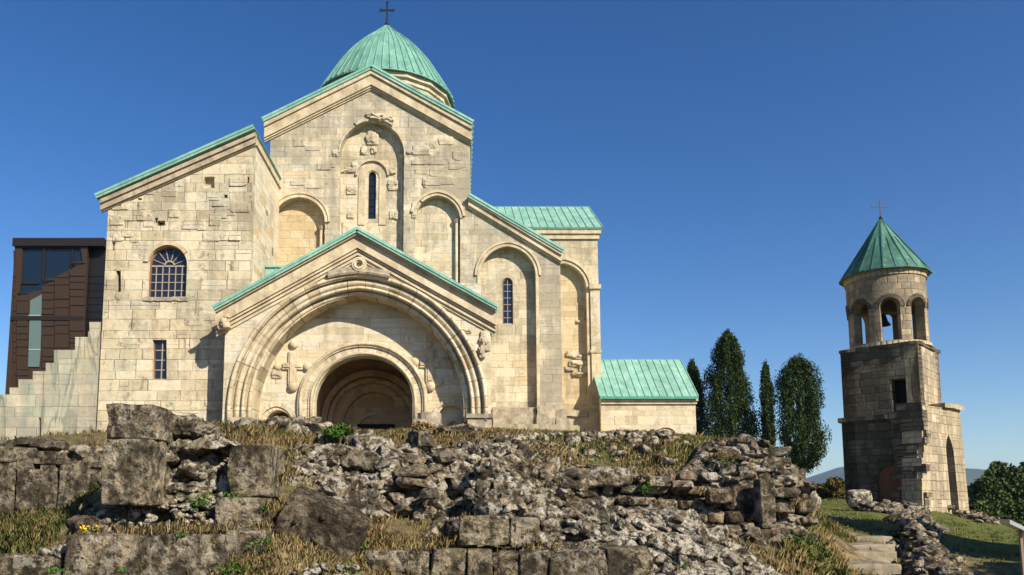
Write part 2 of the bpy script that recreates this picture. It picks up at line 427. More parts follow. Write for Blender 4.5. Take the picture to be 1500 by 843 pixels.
M['drum_t'] = ashlar('belfry_ashlar', h=.32, wd=.45, grime=.62, seed=11, cyl=1.8, joint=1, grime_col=(.09, .075, .058),
                     pal=[(0, (.32, .25, .16)), (.4, (.40, .33, .22)), (.8, (.50, .42, .29)), (1, (.38, .26, .17))])
M['drum_d'] = ashlar('dome_drum_ashlar', h=.5, wd=.9, grime=.25, seed=12, cyl=5.7, chips=.3)
M['trim'] = plainstone('carved_trim_stone', (.36, .29, .19), (.55, .46, .32), (.64, .57, .44))
M['trim_d'] = plainstone('weathered_trim_stone', (.22, .185, .135), (.42, .35, .25), (.56, .49, .37), streak=.75)
M['frag'] = plainstone('broken_relief_stone', (.30, .25, .18), (.50, .43, .31), (.6, .53, .4), scale=3)
M['plinth'] = plainstone('grey_plinth_stone', (.16, .14, .11), (.36, .31, .23), (.52, .45, .33), scale=2.5, streak=.8)
M['vous'] = voussoir('arch_voussoir_stone', 9.0, (.44, .36, .23), (.53, .45, .31), (.61, .54, .40))
M['vous_d'] = voussoir('weathered_voussoir_stone', 7.0, (.34, .27, .17), (.46, .38, .25), (.56, .48, .34), .85)
M['ruin'] = rockmat('pitted_ruin_limestone', (.19, .152, .097), (.042, .034, .022), (.40, .33, .225), lich=.32, isl=False)
M['ruin_b'] = rockmat('grey_ruin_limestone', (.165, .133, .087), (.042, .033, .022), (.34, .28, .19), lich=.22, isl=False, moss=.5)
M['rubble'] = rockmat('lichened_rubble_stone', (.20, .16, .105), (.04, .032, .021), (.42, .345, .24), lich=.6, moss=.4)
M['rubble_w'] = rockmat('white_lichened_rubble', (.215, .18, .125), (.036, .03, .021), (.50, .43, .32), lich=.8)
M['rubble_t'] = rockmat('tan_coursed_rubble', (.16, .125, .078), (.036, .029, .019), (.33, .265, .17), lich=.26, moss=.3, warm=(.34, .20, .13), warmamt=.5)
M['mortar'] = rockmat('old_lime_mortar', (.15, .122, .083), (.035, .029, .02), (.36, .305, .22), lich=.6, isl=False, moss=.3)
M['boulder'] = rockmat('dark_conglomerate', (.095, .073, .046), (.045, .035, .024), (.20, .16, .105), lich=.12, isl=False, warmamt=0)

def copper(name, c1, c2, c3):
    b = NB(name); P = b.obj()
    n = b.noise(b.map(P, (1.2, 1.2, .4)), .9, 7, .65); n2 = b.noise(P, 5, 6, .65)
    pan = b.sep(b.vor(b.map(P, (.8, .25, .5)), 1.2, 'F1', 'Color'))[0]
    c = b.ramp(n, [(.34, c1), (.5, c2), (.66, c3)])
    c = b.mix(.3, c, b.ramp(pan, [(0, .36), (1, .62)]), 'OVERLAY')
    c = b.mix(b.ramp(n2, [(.5, 0), (.7, .45)]), c, (.075, .13, .105))
    c = b.mix(b.ramp(b.noise(b.map(P, (5, 5, .5)), 1.4, 5, .6), [(.55, 0), (.7, .35)]), c, (.28, .46, .40))
    return b.fin(c, .6, b.bump(b.math('ADD', n2, n), .35, .03), spec=.3)
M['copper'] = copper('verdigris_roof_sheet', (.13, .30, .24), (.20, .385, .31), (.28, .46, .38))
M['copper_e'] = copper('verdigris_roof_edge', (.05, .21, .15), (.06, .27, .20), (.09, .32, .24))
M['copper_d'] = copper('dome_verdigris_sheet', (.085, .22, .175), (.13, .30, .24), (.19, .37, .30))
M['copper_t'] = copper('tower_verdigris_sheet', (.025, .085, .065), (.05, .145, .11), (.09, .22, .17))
def flat(name, c, rough=.6, metal=0, spec=.4, em=None):
    b = NB(name); P = b.obj(); n = b.noise(P, 8, 4, .6)
    cc = b.mix(.3, c, b.ramp(n, [(.3, .4), (.7, .6)]), 'OVERLAY')
    return b.fin(cc, rough, b.bump(n, .1, .01), metal, spec)
M['step'] = plainstone('worn_step_stone', (.12, .10, .07), (.27, .23, .165), (.42, .365, .27), scale=2.5, streak=.3)
M['iron'] = flat('dark_wrought_iron', (.02, .02, .022), .5, .6)
M['wood'] = flat('weathered_brown_window_wood', (.17, .09, .045), .7)
M['woodgrey'] = flat('grey_window_wood', (.30, .25, .19), .7)
M['glass'] = flat('dark_window_glass', (.012, .016, .03), .12, 0, .6)
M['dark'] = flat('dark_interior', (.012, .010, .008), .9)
M['door'] = flat('rusty_brown_door', (.22, .085, .04), .8)
M['inner'] = ashlar('porch_interior_stone', grime=.3, seed=14, chips=.3, grime_col=(.1, .08, .06), pal=[(0, (.42, .27, .15)), (.4, (.52, .36, .21)), (.8, (.60, .43, .27)), (1, (.46, .27, .15))])
M['bronze'] = flat('bronze_cladding', (.058, .035, .02), .42, .35, .4)
M['bronze_d'] = flat('dark_bronze_cladding', (.022, .016, .013), .5, .3)
M['black'] = flat('black_cladding', (.006, .006, .008), .5)
M['glazing'] = flat('tinted_facade_glass', (.008, .016, .03), .06, 0, .5)
M['glass_lit'] = flat('pale_green_glass', (.10, .15, .14), .3, 0, .5)
M['steel'] = flat('brushed_grey_metal', (.55, .55, .56), .35, .6)
M['post'] = flat('grey_brown_metal_post', (.24, .17, .13), .5, .4)
M['mud'] = flat('brown_soil', (.2, .15, .09), .95)

exec_order = None
# ------------------------------------------------------------------ terrain
TP = []
def tp(*a):
    for px, py, Y in a:
        p = pt(px, py, Y); TP.append((p.x, p.y, p.z))
for x in range(-16, 20, 4): TP.append((x, 3.0, 0)); TP.append((x, 7.5, .15))
tp((100, 900, 9.3), (250, 900, 9.3), (400, 880, 9.3), (560, 900, 10.2), (760, 900, 10.2), (950, 900, 10.3), (1215, 800, 15.5), (1212, 775, 17), (1215, 762, 20), (1205, 752, 25), (1160, 735, 30), (1140, 730, 24))
tp((0, 830, 10.2), (60, 815, 10.6), (0, 790, 11.2), (120, 785, 11.2), (0, 757, 13.8), (130, 757, 13.4), (0, 662, 15), (140, 662, 15), (0, 676, 22), (120, 672, 25), (0, 668, 41), (140, 662, 41))
tp((180, 800, 10.5), (300, 795, 10.5), (230, 750, 11.3), (300, 745, 11.3), (190, 700, 11.8), (250, 700, 11.9), (310, 700, 11.9), (240, 650, 12.9), (300, 636, 13.5), (360, 630, 15.5), (260, 628, 17), (350, 628, 24))
tp((400, 810, 9.8), (395, 760, 10.8), (400, 700, 12.0), (410, 655, 13.6), (450, 640, 16), (450, 636, 24), (380, 634, 39), (430, 632, 41))
tp((470, 835, 9.9), (470, 730, 11.9), (560, 800, 11.2), (660, 800, 11.2), (600, 780, 11.9), (720, 820, 11.6), (850, 820, 12), (1000, 830, 12))
tp((550, 735, 13.4), (700, 735, 13.6), (620, 675, 15.0), (740, 662, 15.2), (560, 655, 16), (850, 720, 14.9), (950, 720, 14.9), (1050, 720, 14.9), (850, 690, 15.2), (950, 680, 15.4), (1000, 672, 15.6))
tp((700, 648, 18), (800, 642, 19), (900, 642, 19), (1000, 640, 18.5), (1080, 650, 16.2), (500, 634, 26), (700, 634, 26), (900, 635, 26), (1020, 637, 25), (540, 632, 40), (700, 630, 44), (900, 632, 50), (1000, 636, 55), (1020, 640, 33), (1080, 735, 33), (1125, 742, 36), (1160, 744, 32), (1170, 746, 28), (1090, 668, 24), (1130, 745, 26), (1090, 735, 62), (1130, 735, 52), (1200, 738, 46), (1240, 738, 44), (1160, 735, 40), (1230, 745, 55))
tp((1235, 814, 17.6), (1320, 814, 17.6), (1240, 842, 15.0), (1330, 842, 15.0), (1250, 890, 13.0), (1345, 890, 13.0))
tp((1160, 712, 15.8), (1182, 745, 16), (1195, 765, 16), (1175, 805, 13), (1140, 850, 11.6), (1200, 850, 12), (1190, 800, 17), (1290, 850, 12.6), (1250, 780, 21), (1200, 765, 24), (1320, 770, 24), (1200, 745, 31), (1330, 752, 30), (1200, 733, 38), (1240, 730, 38), (1330, 738, 36))
tp((1370, 778, 31), (1350, 800, 19), (1400, 850, 17), (1500, 850, 16.5), (1460, 815, 22), (1400, 790, 29), (1450, 775, 40), (1500, 775, 44), (1420, 765, 38), (1600, 800, 30), (1700, 800, 20))
for q in [(35, 60, -1.2), (20, 62, 1), (0, 60, 5.2), (-25, 46, 4.2), (-32, 30, 3.2), (-20, 20, 2.7), (-14, 15.2, 2.8), (5, 80, 3), (25, 85, -3), (45, 80, -5), (-40, 80, 3), (-45, 50, 3), (45, 40, -1), (40, 15, 0), (-30, 8, 0.5), (50, 110, -12), (0, 120, -8), (-60, 110, -6), (70, 60, -5)]: TP.append(q)
TP = np.array(TP); terr = RBF(TP[:, :2], TP[:, 2])
def tz(x, y):
    x = np.asarray(x, float); y = np.asarray(y, float)
    z = terr(np.stack([x, y], -1))
    z = z-.16*np.clip((y-18)/6, 0, 1)*np.clip((48-y)/3, 0, 1)*np.clip((12-x)/2, 0, 1)
    r = np.hypot(x, y-25); t = np.clip((r-80)/170, 0, 1); t = t*t*(3-2*t)
    z = z*(1-t)+(-34)*t
    return z+.05*fbm(np.stack([x*.9, y*.9, x*0], -1), 4)*np.clip(1-t, 0, 1)
def grid_axis(lo, hi, step, far, n):
    core = np.arange(lo, hi+1e-6, step); k = np.arange(1, n+1)
    g = np.geomspace(step, far-max(abs(lo), abs(hi)), n)
    return np.concatenate([(lo-g)[::-1], core, hi+g])
gx = grid_axis(-16, 22, .2, 7000, 34); gy = grid_axis(2, 58, .2, 7000, 34)
GX, GY = np.meshgrid(gx, gy); GZ = tz(GX, GY)
nx_, ny_ = len(gx), len(gy)
idx = np.arange(nx_*ny_).reshape(ny_, nx_)
fq = np.stack([idx[:-1, :-1], idx[:-1, 1:], idx[1:, 1:], idx[1:, :-1]], -1).reshape(-1, 4)
def groundmat():
    b = NB('ground_grass_and_soil'); P = b.obj(); x, y, z = b.sep(P)
    n1 = b.noise(P, .5, 6, .6); n2 = b.noise(P, 4, 8, .7); n3 = b.noise(P, 30, 5, .7)
    c = b.ramp(n2, [(.35, (.07, .05, .028)), (.5, (.17, .125, .065)), (.62, (.30, .225, .12))])
    c = b.mix(b.ramp(b.math('ADD', n1, b.math('MULTIPLY', n3, .3)), [(.6, 0), (.75, .55)]), c, (.085, .095, .03))
    # green lawn to the right, pale worn path at the steps
    lawn = b.math('MULTIPLY', b.ramp(b.math('DIVIDE', b.math('SUBTRACT', x, 9.0), 8.0, clamp=True), [(.3, 0), (.6, 1)]), .9)
    c = b.mix(lawn, c, b.ramp(n2, [(.3, (.055, .075, .018)), (.7, (.15, .16, .045))]))
    far = b.ramp(b.math('DIVIDE', b.n('ShaderNodeVectorMath', {0: P}, operation='LENGTH').outputs['Value'], 300.0, clamp=True), [(.3, 0), (.7, 1)])
    c = b.mix(far, c, (.05, .075, .03))
    return b.fin(c, .95, b.bump(b.math('ADD', n2, n3), .8, .06), spec=.1)
obj('ground', (np.stack([GX, GY, GZ], -1).reshape(-1, 3), fq), groundmat(), smooth=True, kind='structure')

def hillmat():
    b = NB('wooded_hillside'); P = b.obj(); n = b.noise(P, .02, 8, .6)
    return b.fin(b.ramp(n, [(.35, (.03, .045, .02)), (.65, (.07, .085, .035))]), .95, None, spec=.1)
def ridge(Y, prof, depth, seed):
    pxs = np.linspace(prof[0][0], prof[-1][0], 160); tops = np.interp(pxs, [a for a, _ in prof], [b for _, b in prof])
    V = []; rows = 14
    for r_ in range(rows):
        t = r_/(rows-1)
        p = pt_np(pxs, tops, Y); hgt = p[:, 2]+40
        s = math.sin(math.pi*min(1, t*1.0))
        yy = Y-depth+2*depth*t
        x = p[:, 0]; z = -40+hgt*s+s*hgt*.05*fbm(np.stack([x*.006, x*0+t*4, x*0], -1), 4, seed)
        V.append(np.stack([x, x*0+yy, z], -1))
    V = np.concatenate(V); n = len(pxs); ii = np.arange(rows*n).reshape(rows, n)
    return V, np.stack([ii[:-1, :-1], ii[:-1, 1:], ii[1:, 1:], ii[1:, :-1]], -1).reshape(-1, 4)
hm = hillmat()
obj('hills', ridge(4200, [(-600, 745), (-200, 715), (200, 700), (700, 712), (1050, 722), (1150, 718), (1185, 705), (1215, 692), (1245, 684), (1300, 682), (1360, 688), (1420, 695), (1480, 703), (1600, 700), (1900, 730), (2300, 745)], 1500, 1), hm, smooth=True, kind='structure')

# ------------------------------------------------------------------ cathedral
YP, YL, YM, YT = 40.0, 41.5, 47.7, 62.0
cath = thing('cathedral', 'large cream stone cathedral with green copper roofs, a dome and a wide arched porch', 'cathedral', (-6, 46, 5))
def X(px, py, Y): return pt(px, py, Y).x
def Z(px, py, Y): return pt(px, py, Y).z
def polyp(P, Y): return [XZ(a, b, Y) for a, b in P]
def ringtube(A, Y, r, name, mat, parent, n=8):
    return obj(name, MB().tube([(a, Y, b) for a, b in A], r, n).vf, mat, parent, smooth=True)
def shrink(A, d):
    """offset an open arch polyline inwards by d"""
    out = []; n = len(A)
    for i in range(n):
        a = Vector(A[max(0, i-1)]); b = Vector(A[min(n-1, i+1)]); t = (b-a).normalized(); nn = Vector((t.y, -t.x))
        out.append((A[i][0]+nn.x*d, A[i][1]+nn.y*d))
    return out
def rough_line(A, amp, seed=0):
    r = random.Random(seed); out = []
    for i in range(len(A)-1):
        a, b = A[i], A[i+1]; L = math.hypot(b[0]-a[0], b[1]-a[1]); k = max(1, int(L/.22))
        for j in range(k):
            t = j/k; out.append((a[0]+(b[0]-a[0])*t+r.uniform(-amp, amp), a[1]+(b[1]-a[1])*t+r.uniform(-amp, amp)*.6))
    out.append(A[-1]); return out

def window(A, Y, parent, depth=.3, nv=1, nh=4, bar=.035, fw=.06, mat='wood', fan=None):
    """glazed window inside arch outline A (open polyline, foot-apex-foot); Y = plane of the glass"""
    root = obj('window', MB().strip(A, shrink(A, fw), Y-.07, Y+.03).vf, M[mat], parent)
    x0, x1 = A[0][0], A[-1][0]; z0 = A[0][1]; zt = max(b for a, b in A)
    g = MB(); n = len(A)
    v = [(a, Y, b) for a, b in A]; g.add(v, [tuple(range(n))])
    obj('pane', g.vf, M['glass'], root)
    m = MB(); m.box(x0, x1, Y-.065, Y+.02, z0, z0+fw)
    def top_at(x):
        zz = z0
        for (a, b), (c, d) in zip(A, A[1:]):
            if min(a, c) <= x <= max(a, c) and abs(c-a) > 1e-9: zz = max(zz, b+(d-b)*(x-a)/(c-a))
        return zz
    lim = fan if fan else None
    for i in range(1, nv+1):
        x = x0+(x1-x0)*i/(nv+1); m.box(x-bar/2, x+bar/2, Y-.05, Y+.015, z0, (lim or top_at(x))-.01)
    zspan = (lim or zt)-z0
    for i in range(1, nh+1):
        z = z0+zspan*i/(nh+1); m.box(x0+.02, x1-.02, Y-.045, Y+.012, z-bar/2, z+bar/2)
    if fan:
        cx = (x0+x1)/2; S = (x1-x0)/2
        m.box(x0, x1, Y-.06, Y+.01, fan-bar, fan+bar)
        m.strip(arch_w(cx, fan, S*.3, S*.3, fan, 8), arch_w(cx, fan, S*.22, S*.22, fan, 8), Y-.06, Y+.01)
        for an in (22, 52, 76, 104, 128, 158):
            a = R(an); p0 = (cx+S*.3*math.cos(a), fan+S*.3*math.sin(a)); r1 = (zt-fan)*.97 if 45 < an < 135 else S*.97
            p1 = (cx+r1*math.cos(a), fan+r1*math.sin(a)); m.tube([(p0[0], Y-.03, p0[1]), (p1[0], Y-.03, p1[1])], bar*.55, 5)
    obj('glazing_bars', m.vf, M['woodgrey' if mat == 'wood' else mat], root)
    return root

def roofslab(name, P, th, mat, parent, seams=0, rise=.13, along=None, edge=.1):
    """P = 4 world corners: eave-left, eave-right, ridge-right, ridge-left (top surface); seams run eave->ridge"""
    P = [Vector(p) for p in P]; n = (P[1]-P[0]).cross(P[3]-P[0]).normalized()
    if n.z < 0: n = -n
    m = MB(); m.hexa([p-n*th for p in P]+P)
    for i in range(seams+1):
        t = i/seams if seams else 0
        if seams == 0: break
        a = P[0].lerp(P[1], t); b = P[3].lerp(P[2], t); s = (P[1]-P[0]).normalized()*.04
        m.hexa([a-s-n*.01, a+s-n*.01, b+s-n*.01, b-s-n*.01, a-s*.7+n*rise, a+s*.7+n*rise, b+s*.7+n*rise, b-s*.7+n*rise])
    return obj(name, m.vf, M[mat], parent)
def edgeband(name, line, Y0, Y1, up, down, mat, parent):
    """band following an (x,z) polyline, from +up to -down vertically"""
    m = MB(); A = [(a, b+up) for a, b in line]; B = [(a, b-down) for a, b in line]
    m.strip(A, B, Y0, Y1); return obj(name, m.vf, M[mat], parent)

# --- west facade with the half gable of the aisle, one plane
GB = 5.0
xl = X(393, 320, YM); xr = X(689, 320, YM); xa = X(822, 480, YM)
apex = XZ(545, 108, YM); eL = (xl, Z(391, 187, YM)); eR = (xr, Z(690, 191, YM))
aT = (xr, Z(690, 296, YM)); aB = (xa, Z(822, 378, YM))
outline = [(xl, 4.6), (xa, 4.6), aB, aT, (xr, eR[1]), apex, eL]
c_arch = arch(545, 226, 47, 49, 520, YM)
l_arch = arch(438, 326, 38, 36, 520, YM); r_arch = arch(641, 322, 33, 35, 560, YM); a_arch = arch(744, 404, 41, 43, 597, YM)
rc = rough_line(c_arch, .018, 3); rl = rough_line(l_arch, .02, 4)
obj('facade_wall', MB().prism(outline, YM, YM+.6, [rc, rl, r_arch, a_arch]).vf, M['gable'], cath)
# recessed backs
def back(A, Y, holes, mat='recess', name='blind_arch_wall', pad=.35, th=.4):
    xs = [a for a, b in A]; zs = [b for a, b in A]
    q = [(min(xs)-pad, min(zs)-pad), (max(xs)+pad, min(zs)-pad), (max(xs)+pad, max(zs)+pad*.5), (min(xs)-pad, max(zs)+pad*.5)]
    return obj(name, MB().prism(q, Y, Y+th, holes).vf, M[mat], cath)
cw = arch(545.5, 258, 5.6, 6.5, 321, YM+.56); cs = arch(545.5, 262, 20, 21, 330, YM+.56)
back(c_arch, YM+.56, [cw], 'wall'); back(l_arch, YM+.56, [], 'recess')
aw = arch(743.5, 415, 7.6, 8, 475, YM+.55)
back(r_arch, YM+.45, [], 'wall'); back(a_arch, YM+.55, [aw], 'wall')
window(cw, YM+.75, cath, nv=1, nh=6, bar=.03, fw=.05, mat='iron')
window(aw, YM+.72, cath, nv=1, nh=6, bar=.035, fw=.07)
obj('window_surround', MB().strip(cs, shrink(cs, .42), YM+.50, YM+.57).vf, M['trim'], cath)
# hood mouldings, partly broken away
def arc_part(A, i0, i1): return A[i0:i1]
n0 = len(c_arch)
def hood(A, Y, i0, i1, off, wdt, proj, mat='trim', rough=.0, seed=0, name='hood_moulding'):
    B = [A[i] for i in range(i0, i1)]
    a = shrink(A, -off-wdt)[i0:i1]; b = shrink(A, -off)[i0:i1]
    if rough:
        r = random.Random(seed); a = [(p+r.uniform(-rough, rough), q+r.uniform(-rough, rough)) for p, q in a]
    return obj(name, MB().strip(a, b, Y-proj, Y+.04).vf, M[mat], cath)
hood(c_arch, YM, 20, 27, .0, .20, .1, 'frag', .05, 1); hood(c_arch, YM, 28, 41, .12, .14, .16, 'frag', .06, 2)
hood(c_arch, YM, 2, 12, .01, .09, .05, 'trim', .03, 3)
hood(l_arch, YM, 8, len(l_arch)-1, .0, .22, .10, 'trim'); hood(l_arch, YM, 10, len(l_arch)-1, .22, .1, .16, 'trim')
hood(r_arch, YM, 16, len(r_arch)-2, .0, .16, .08, 'trim'); hood(r_arch, YM, 6, len(r_arch)-3, .18, .16, .15, 'trim')
hood(a_arch, YM, 0, len(a_arch), -.02, .18, .07, 'trim'); hood(a_arch, YM, 1, len(a_arch)-1, .18, .14, .13, 'trim')
# slim shafts in the recess corners
for (px, y0, y1, Y) in ((471, 335, 480, YM+.3), (669, 325, 540, YM+.25), (788, 408, 597, YM+.3), (590, 232, 500, YM+.4)):
    p = pt(px, y0, Y); q = pt(px, y1, Y)
    s = obj('shaft', MB().tube([(p.x, Y, q.z), (p.x, Y, p.z)], .11, 10).vf, M['trim'], cath, smooth=True)
    obj('capital', MB().tube([(p.x, Y, p.z-.12), (p.x, Y, p.z-.02), (p.x, Y, p.z+.14)], .12, 8, .22).vf, M['trim_d'], s)
# broken relief pieces on the facade: (px, py, w, h) in the photo, proud of the recess or of the wall
def slabpiece(px, py, w_, h_, Y, proj, seed, mat='frag', name='relief_fragment', par=None):
    x0, z1 = XZ(px-w_/2, py-h_/2, Y); x1, z0 = XZ(px+w_/2, py+h_/2, Y)
    r = random.Random(seed+5); B = [rock(((x0+x1)/2, Y, (z0+z1)/2), ((x1-x0)/2, proj*.75, (z1-z0)/2), 1200+seed, 12, .9, 7, .07)]
    for k in range(5):
        u, v = r.uniform(.2, .8), r.uniform(.2, .8)
        B.append(rock((x0+(x1-x0)*u, Y-proj*.55, z0+(z1-z0)*v), (abs(x1-x0)*r.uniform(.12, .3), proj*r.uniform(.4, .8), abs(z1-z0)*r.uniform(.12, .3)), 1400+seed*7+k, 6, .8, 6, .08, (0, r.uniform(-.5, .5), 0)))
    nn_v = np.cumsum([0]+[len(b[0]) for b in B[:-1]]); q = (np.concatenate([b[0] for b in B]), np.concatenate([b[1]+o_ for b, o_ in zip(B, nn_v)]))
    return obj(name, q, M[mat], par or cath)
for i, (px, py, w_, h_, dY, pr) in enumerate([(546, 203, 17, 20, .56, .14), (548, 220, 8, 12, .56, .12), (533, 221, 9, 12, .56, .13), (549, 191, 22, 7, .56, .1),
        (510, 250, 25, 8, .56, .1), (572, 251, 14, 10, .56, .12), (520, 243, 9, 10, .56, .1), (515, 279, 14, 13, .56, .09), (576, 272, 16, 15, .56, .11), (514, 316, 11, 10, .56, .08), (578, 315, 15, 12, .56, .1),
        (491, 225, 8, 10, 0, .1), (550, 170, 26, 6, 0, .16), (566, 176, 22, 6, 0, .2), (602, 224, 13, 5, 0, .1), (622, 268, 5, 14, 0, .1), (607, 308, 7, 24, 0, .1), (632, 212, 16, 12, 0, .03)]):
    slabpiece(px, py, w_, h_, YM+dY, pr, i)
hx = arch(545.5, 258, 22, 21, 258, YM+.56); obj('hood_moulding', MB().strip(shrink(hx, -.12), hx, YM+.42, YM+.58).vf, M['frag'], cath)

# gable cornices (carved bands under the roof edges)
def cornice(line, Y, bands, name='gable_cornice', mat='trim', par=None):
    """bands: (top offset, bottom offset, projection), measured down from the roof line in metres"""
    m = MB()
    for t, b, p in bands:
        m.strip([(x, z-t) for x, z in line], [(x, z-b) for x, z in line], Y-p, Y+.05)
    return obj(name, m.vf, M[mat], par or cath)
gl = [XZ(389, 184, YM), XZ(545, 107, YM), XZ(691, 188, YM)]
cornice(gl, YM, [(0, .28, .42), (.28, .95, .30), (.95, 1.07, .2), (1.07, 1.17, .1)], mat='trim')
al = [XZ(686, 291, YM), XZ(822, 373, YM)]
cornice(al, YM, [(0, .16, .36), (.16, .52, .24), (.52, .64, .12)])
# roofs of the west arm
def gable_roof(line, Y0, Y1, over, th, par, name='roof', mat='copper', ext=.12):
    L, A, Rr = line
    for s, e in ((L, A), (Rr, A)):
        roofslab(name, [(s[0], Y0-over, s[1]+.02), (s[0], Y1, s[1]+.02), (e[0], Y1, e[1]+.02), (e[0], Y0-over, e[1]+.02)], th, mat, par, seams=int((Y1-Y0)/.7))
g2 = [XZ(387, 181, YM), XZ(545, 104, YM), XZ(693, 185, YM)]
gable_roof(g2, YM, 62.2, .5, .17, cath)
obj('ridge_cap', MB().tube([(g2[1][0], YM-.5, g2[1][1]+.03), (g2[1][0], 62, g2[1][1]+.03)], .09, 8).vf, M['copper'], cath)
# side wall of the nave
obj('nave_wall', MB().box(xr-.6, xr-.02, YM+.6, 62, 5, eR[1]-.05).vf, M['wall'], cath)
obj('nave_wall', MB().box(xl, xl+.6, YM+.6, 62, 5, eL[1]-.05).vf, M['wall'], cath)
a2 = [XZ(686, 289, YM), XZ(824, 370, YM)]
roofslab('aisle_roof', [(a2[1][0], YM-.42, a2[1][1]), (a2[1][0], YT+.2, a2[1][1]), (a2[0][0], YT+.2, a2[0][1]), (a2[0][0], YM-.42, a2[0][1])], .15, 'copper', cath, 16)
obj('aisle_wall', MB().box(xa-.6, xa-.02, YM+.6, YT, 4.5, aB[1]-.02).vf, M['wall'], cath)

# --- transept arm on the right
tr_x = X(877, 430, YT); tl_x = X(700, 430, YT); tez = Z(860, 338, YT)
t_arch = arch(826, 423, 33, 37, 606, YT, 20)
dep = 12.0
obj('transept_wall', MB().prism([(tl_x, 5), (tr_x, 5), (tr_x, tez), (tl_x, tez)], YT, YT+.7, [t_arch]).box(tr_x-.7, tr_x-.02, YT+.7, YT+dep, 5, tez).vf, M['wall'], cath)
back(t_arch, YT+.6, [], 'recess', 'transept_blind_arch_wall')
hood(t_arch, YT, 0, len(t_arch), -.02, .25, .1); hood(t_arch, YT, 2, len(t_arch)-1, .25, .2, .2)
gx0 = (tr_x, YT); 
rz = pt(860, 303, YT+dep/2).z
obj('transept_gable', MB().add([(tr_x-.7, YT+.7, tez), (tr_x-.7, YT+dep, tez), (tr_x-.7, YT+dep/2, rz-.3), (tr_x-.02, YT+.02, tez), (tr_x-.02, YT+dep, tez), (tr_x-.02, YT+dep/2, rz-.3)], [(0, 1, 2), (3, 5, 4), (0, 2, 5, 3), (2, 1, 4, 5), (0, 3, 4, 1)]).vf, M['wall'], cath)
tro = .35
roofslab('transept_roof', [(X(690, 303, YT), YT-.45, tez+.12), (tr_x+tro, YT-.45, tez+.12), (tr_x+tro, YT+dep/2, rz), (X(690, 303, YT), YT+dep/2, rz)], .18, 'copper', cath, 17, .06)
roofslab('transept_roof', [(X(690, 303, YT), YT+dep+.45, tez+.12), (tr_x+tro, YT+dep+.45, tez+.12), (tr_x+tro, YT+dep/2, rz), (X(690, 303, YT), YT+dep/2, rz)], .18, 'copper', cath, 17, .06)
obj('eave_cornice', MB().box(tl_x, tr_x+.25, YT-.3, YT+.02, tez-.35, tez-.02).box(tl_x, tr_x+.12, YT-.16, YT+.02, tez-.75, tez-.36).vf, M['trim'], cath)
# pilaster strip, capital and base at the corner
px0, px1 = X(864, 430, YT), X(879, 500, YT)
obj('pilaster', MB().box(px0, px1, YT-.25, YT+.02, 5, Z(870, 425, YT)).box(px0-.1, px1+.1, YT-.4, YT+.02, Z(870, 425, YT), Z(870, 419, YT)).box(px0-.08, px1+.08, YT-.33, YT+.02, Z(870, 518, YT), Z(870, 514, YT)).vf, M['wall'], cath)
for i, (px, py, w_, h_) in enumerate([(838, 520, 20, 9), (852, 524, 18, 8), (846, 533, 26, 10), (834, 541, 14, 8), (856, 541, 16, 12), (848, 549, 22, 7), (846, 472, 7, 4), (856, 462, 4, 16)]):
    slabpiece(px, py, w_, h_, YT+.6, .16+.05*(i % 3), 50+i, 'trim_d' if i % 2 else 'frag', 'broken_masonry')
# weathered plinth blocks along the foot
for i, (x0, x1, y0, y1, Y, pr) in enumerate([(722, 786, 598, 622, YM, .5), (787, 814, 594, 628, YM, .75), (722, 815, 622, 640, YM, .9), (815, 830, 600, 640, YM, .35)]):
    m = MB(); a = XZ(x0, y1, Y-pr); b_ = XZ(x1, y0, Y-pr)
    m.prism(jig([(a[0], a[1]), (b_[0]-.02, a[1]), (b_[0]-.02, b_[1]), (a[0], b_[1])], .035, .3, i), Y-pr, Y+.04)
    obj('plinth_block', m.vf, M['plinth'], cath)
for i, (x0, x1, y0, y1, Y, pr) in enumerate([(826, 862, 601, 610, YT, .6), (826, 864, 610, 645, YT, .4), (864, 882, 598, 645, YT, .6)]):
    m = MB(); a = XZ(x0, y1, Y-pr); b_ = XZ(x1, y0, Y-pr)
    m.prism(jig([(a[0], a[1]), (b_[0]-.02, a[1]), (b_[0]-.02, b_[1]), (a[0], b_[1])], .05, .35, i+9), Y-pr, Y+.04)
    obj('plinth_block', m.vf, M['trim_d'], cath)

# --- dome
DY = YT+dep/2; DX = X(565.5, 150, DY); dz = pt(565, 154, DY).z; RR = 6.2
top = pt(562, 37, DY).z
segs = 56; prof = []
H = top-dz
PR_ = ((0, 1), (.229, .835), (.41, .70), (.558, .565), (.688, .42), (.8325, .225), (1, .006))
for t in np.linspace(0, 1, 22):
    r = float(np.interp(t, [a for a, _ in PR_], [b for _, b in PR_]))
    prof.append((RR*r, dz+H*t))
def revolve(prof, n, cx, cy, m=None):
    m = m or MB(); k = len(prof); v = []
    for r, z in prof:
        for j in range(n):
            a = 2*math.pi*j/n; v.append((cx+r*math.cos(a), cy+r*math.sin(a), z))
    f = [(i*n+j, i*n+(j+1) % n, (i+1)*n+(j+1) % n, (i+1)*n+j) for i in range(k-1) for j in range(n)]
    return m.add(v, f)
dm = revolve([(RR-.25, dz-.12), (RR+.02, dz-.14)]+prof, segs, DX, DY)
NS = 56
def r_at(z):
    zs_ = [q[1] for q in prof]; return float(np.interp(z, zs_, [q[0] for q in prof]))
for j in range(NS):
    a = 2*math.pi*(j+.3)/NS; zt1 = dz+H*(.985 if j % 4 == 0 else (.84 if j % 2 == 0 else .70))
    zz_ = np.linspace(dz-.02, zt1, 14)
    dm.tube([(DX+(r_at(z)+.01)*math.cos(a), DY+(r_at(z)+.01)*math.sin(a), z) for z in zz_], .085, 4, .05)
dome = obj('dome_roof', dm.vf, M['copper_d'], cath)
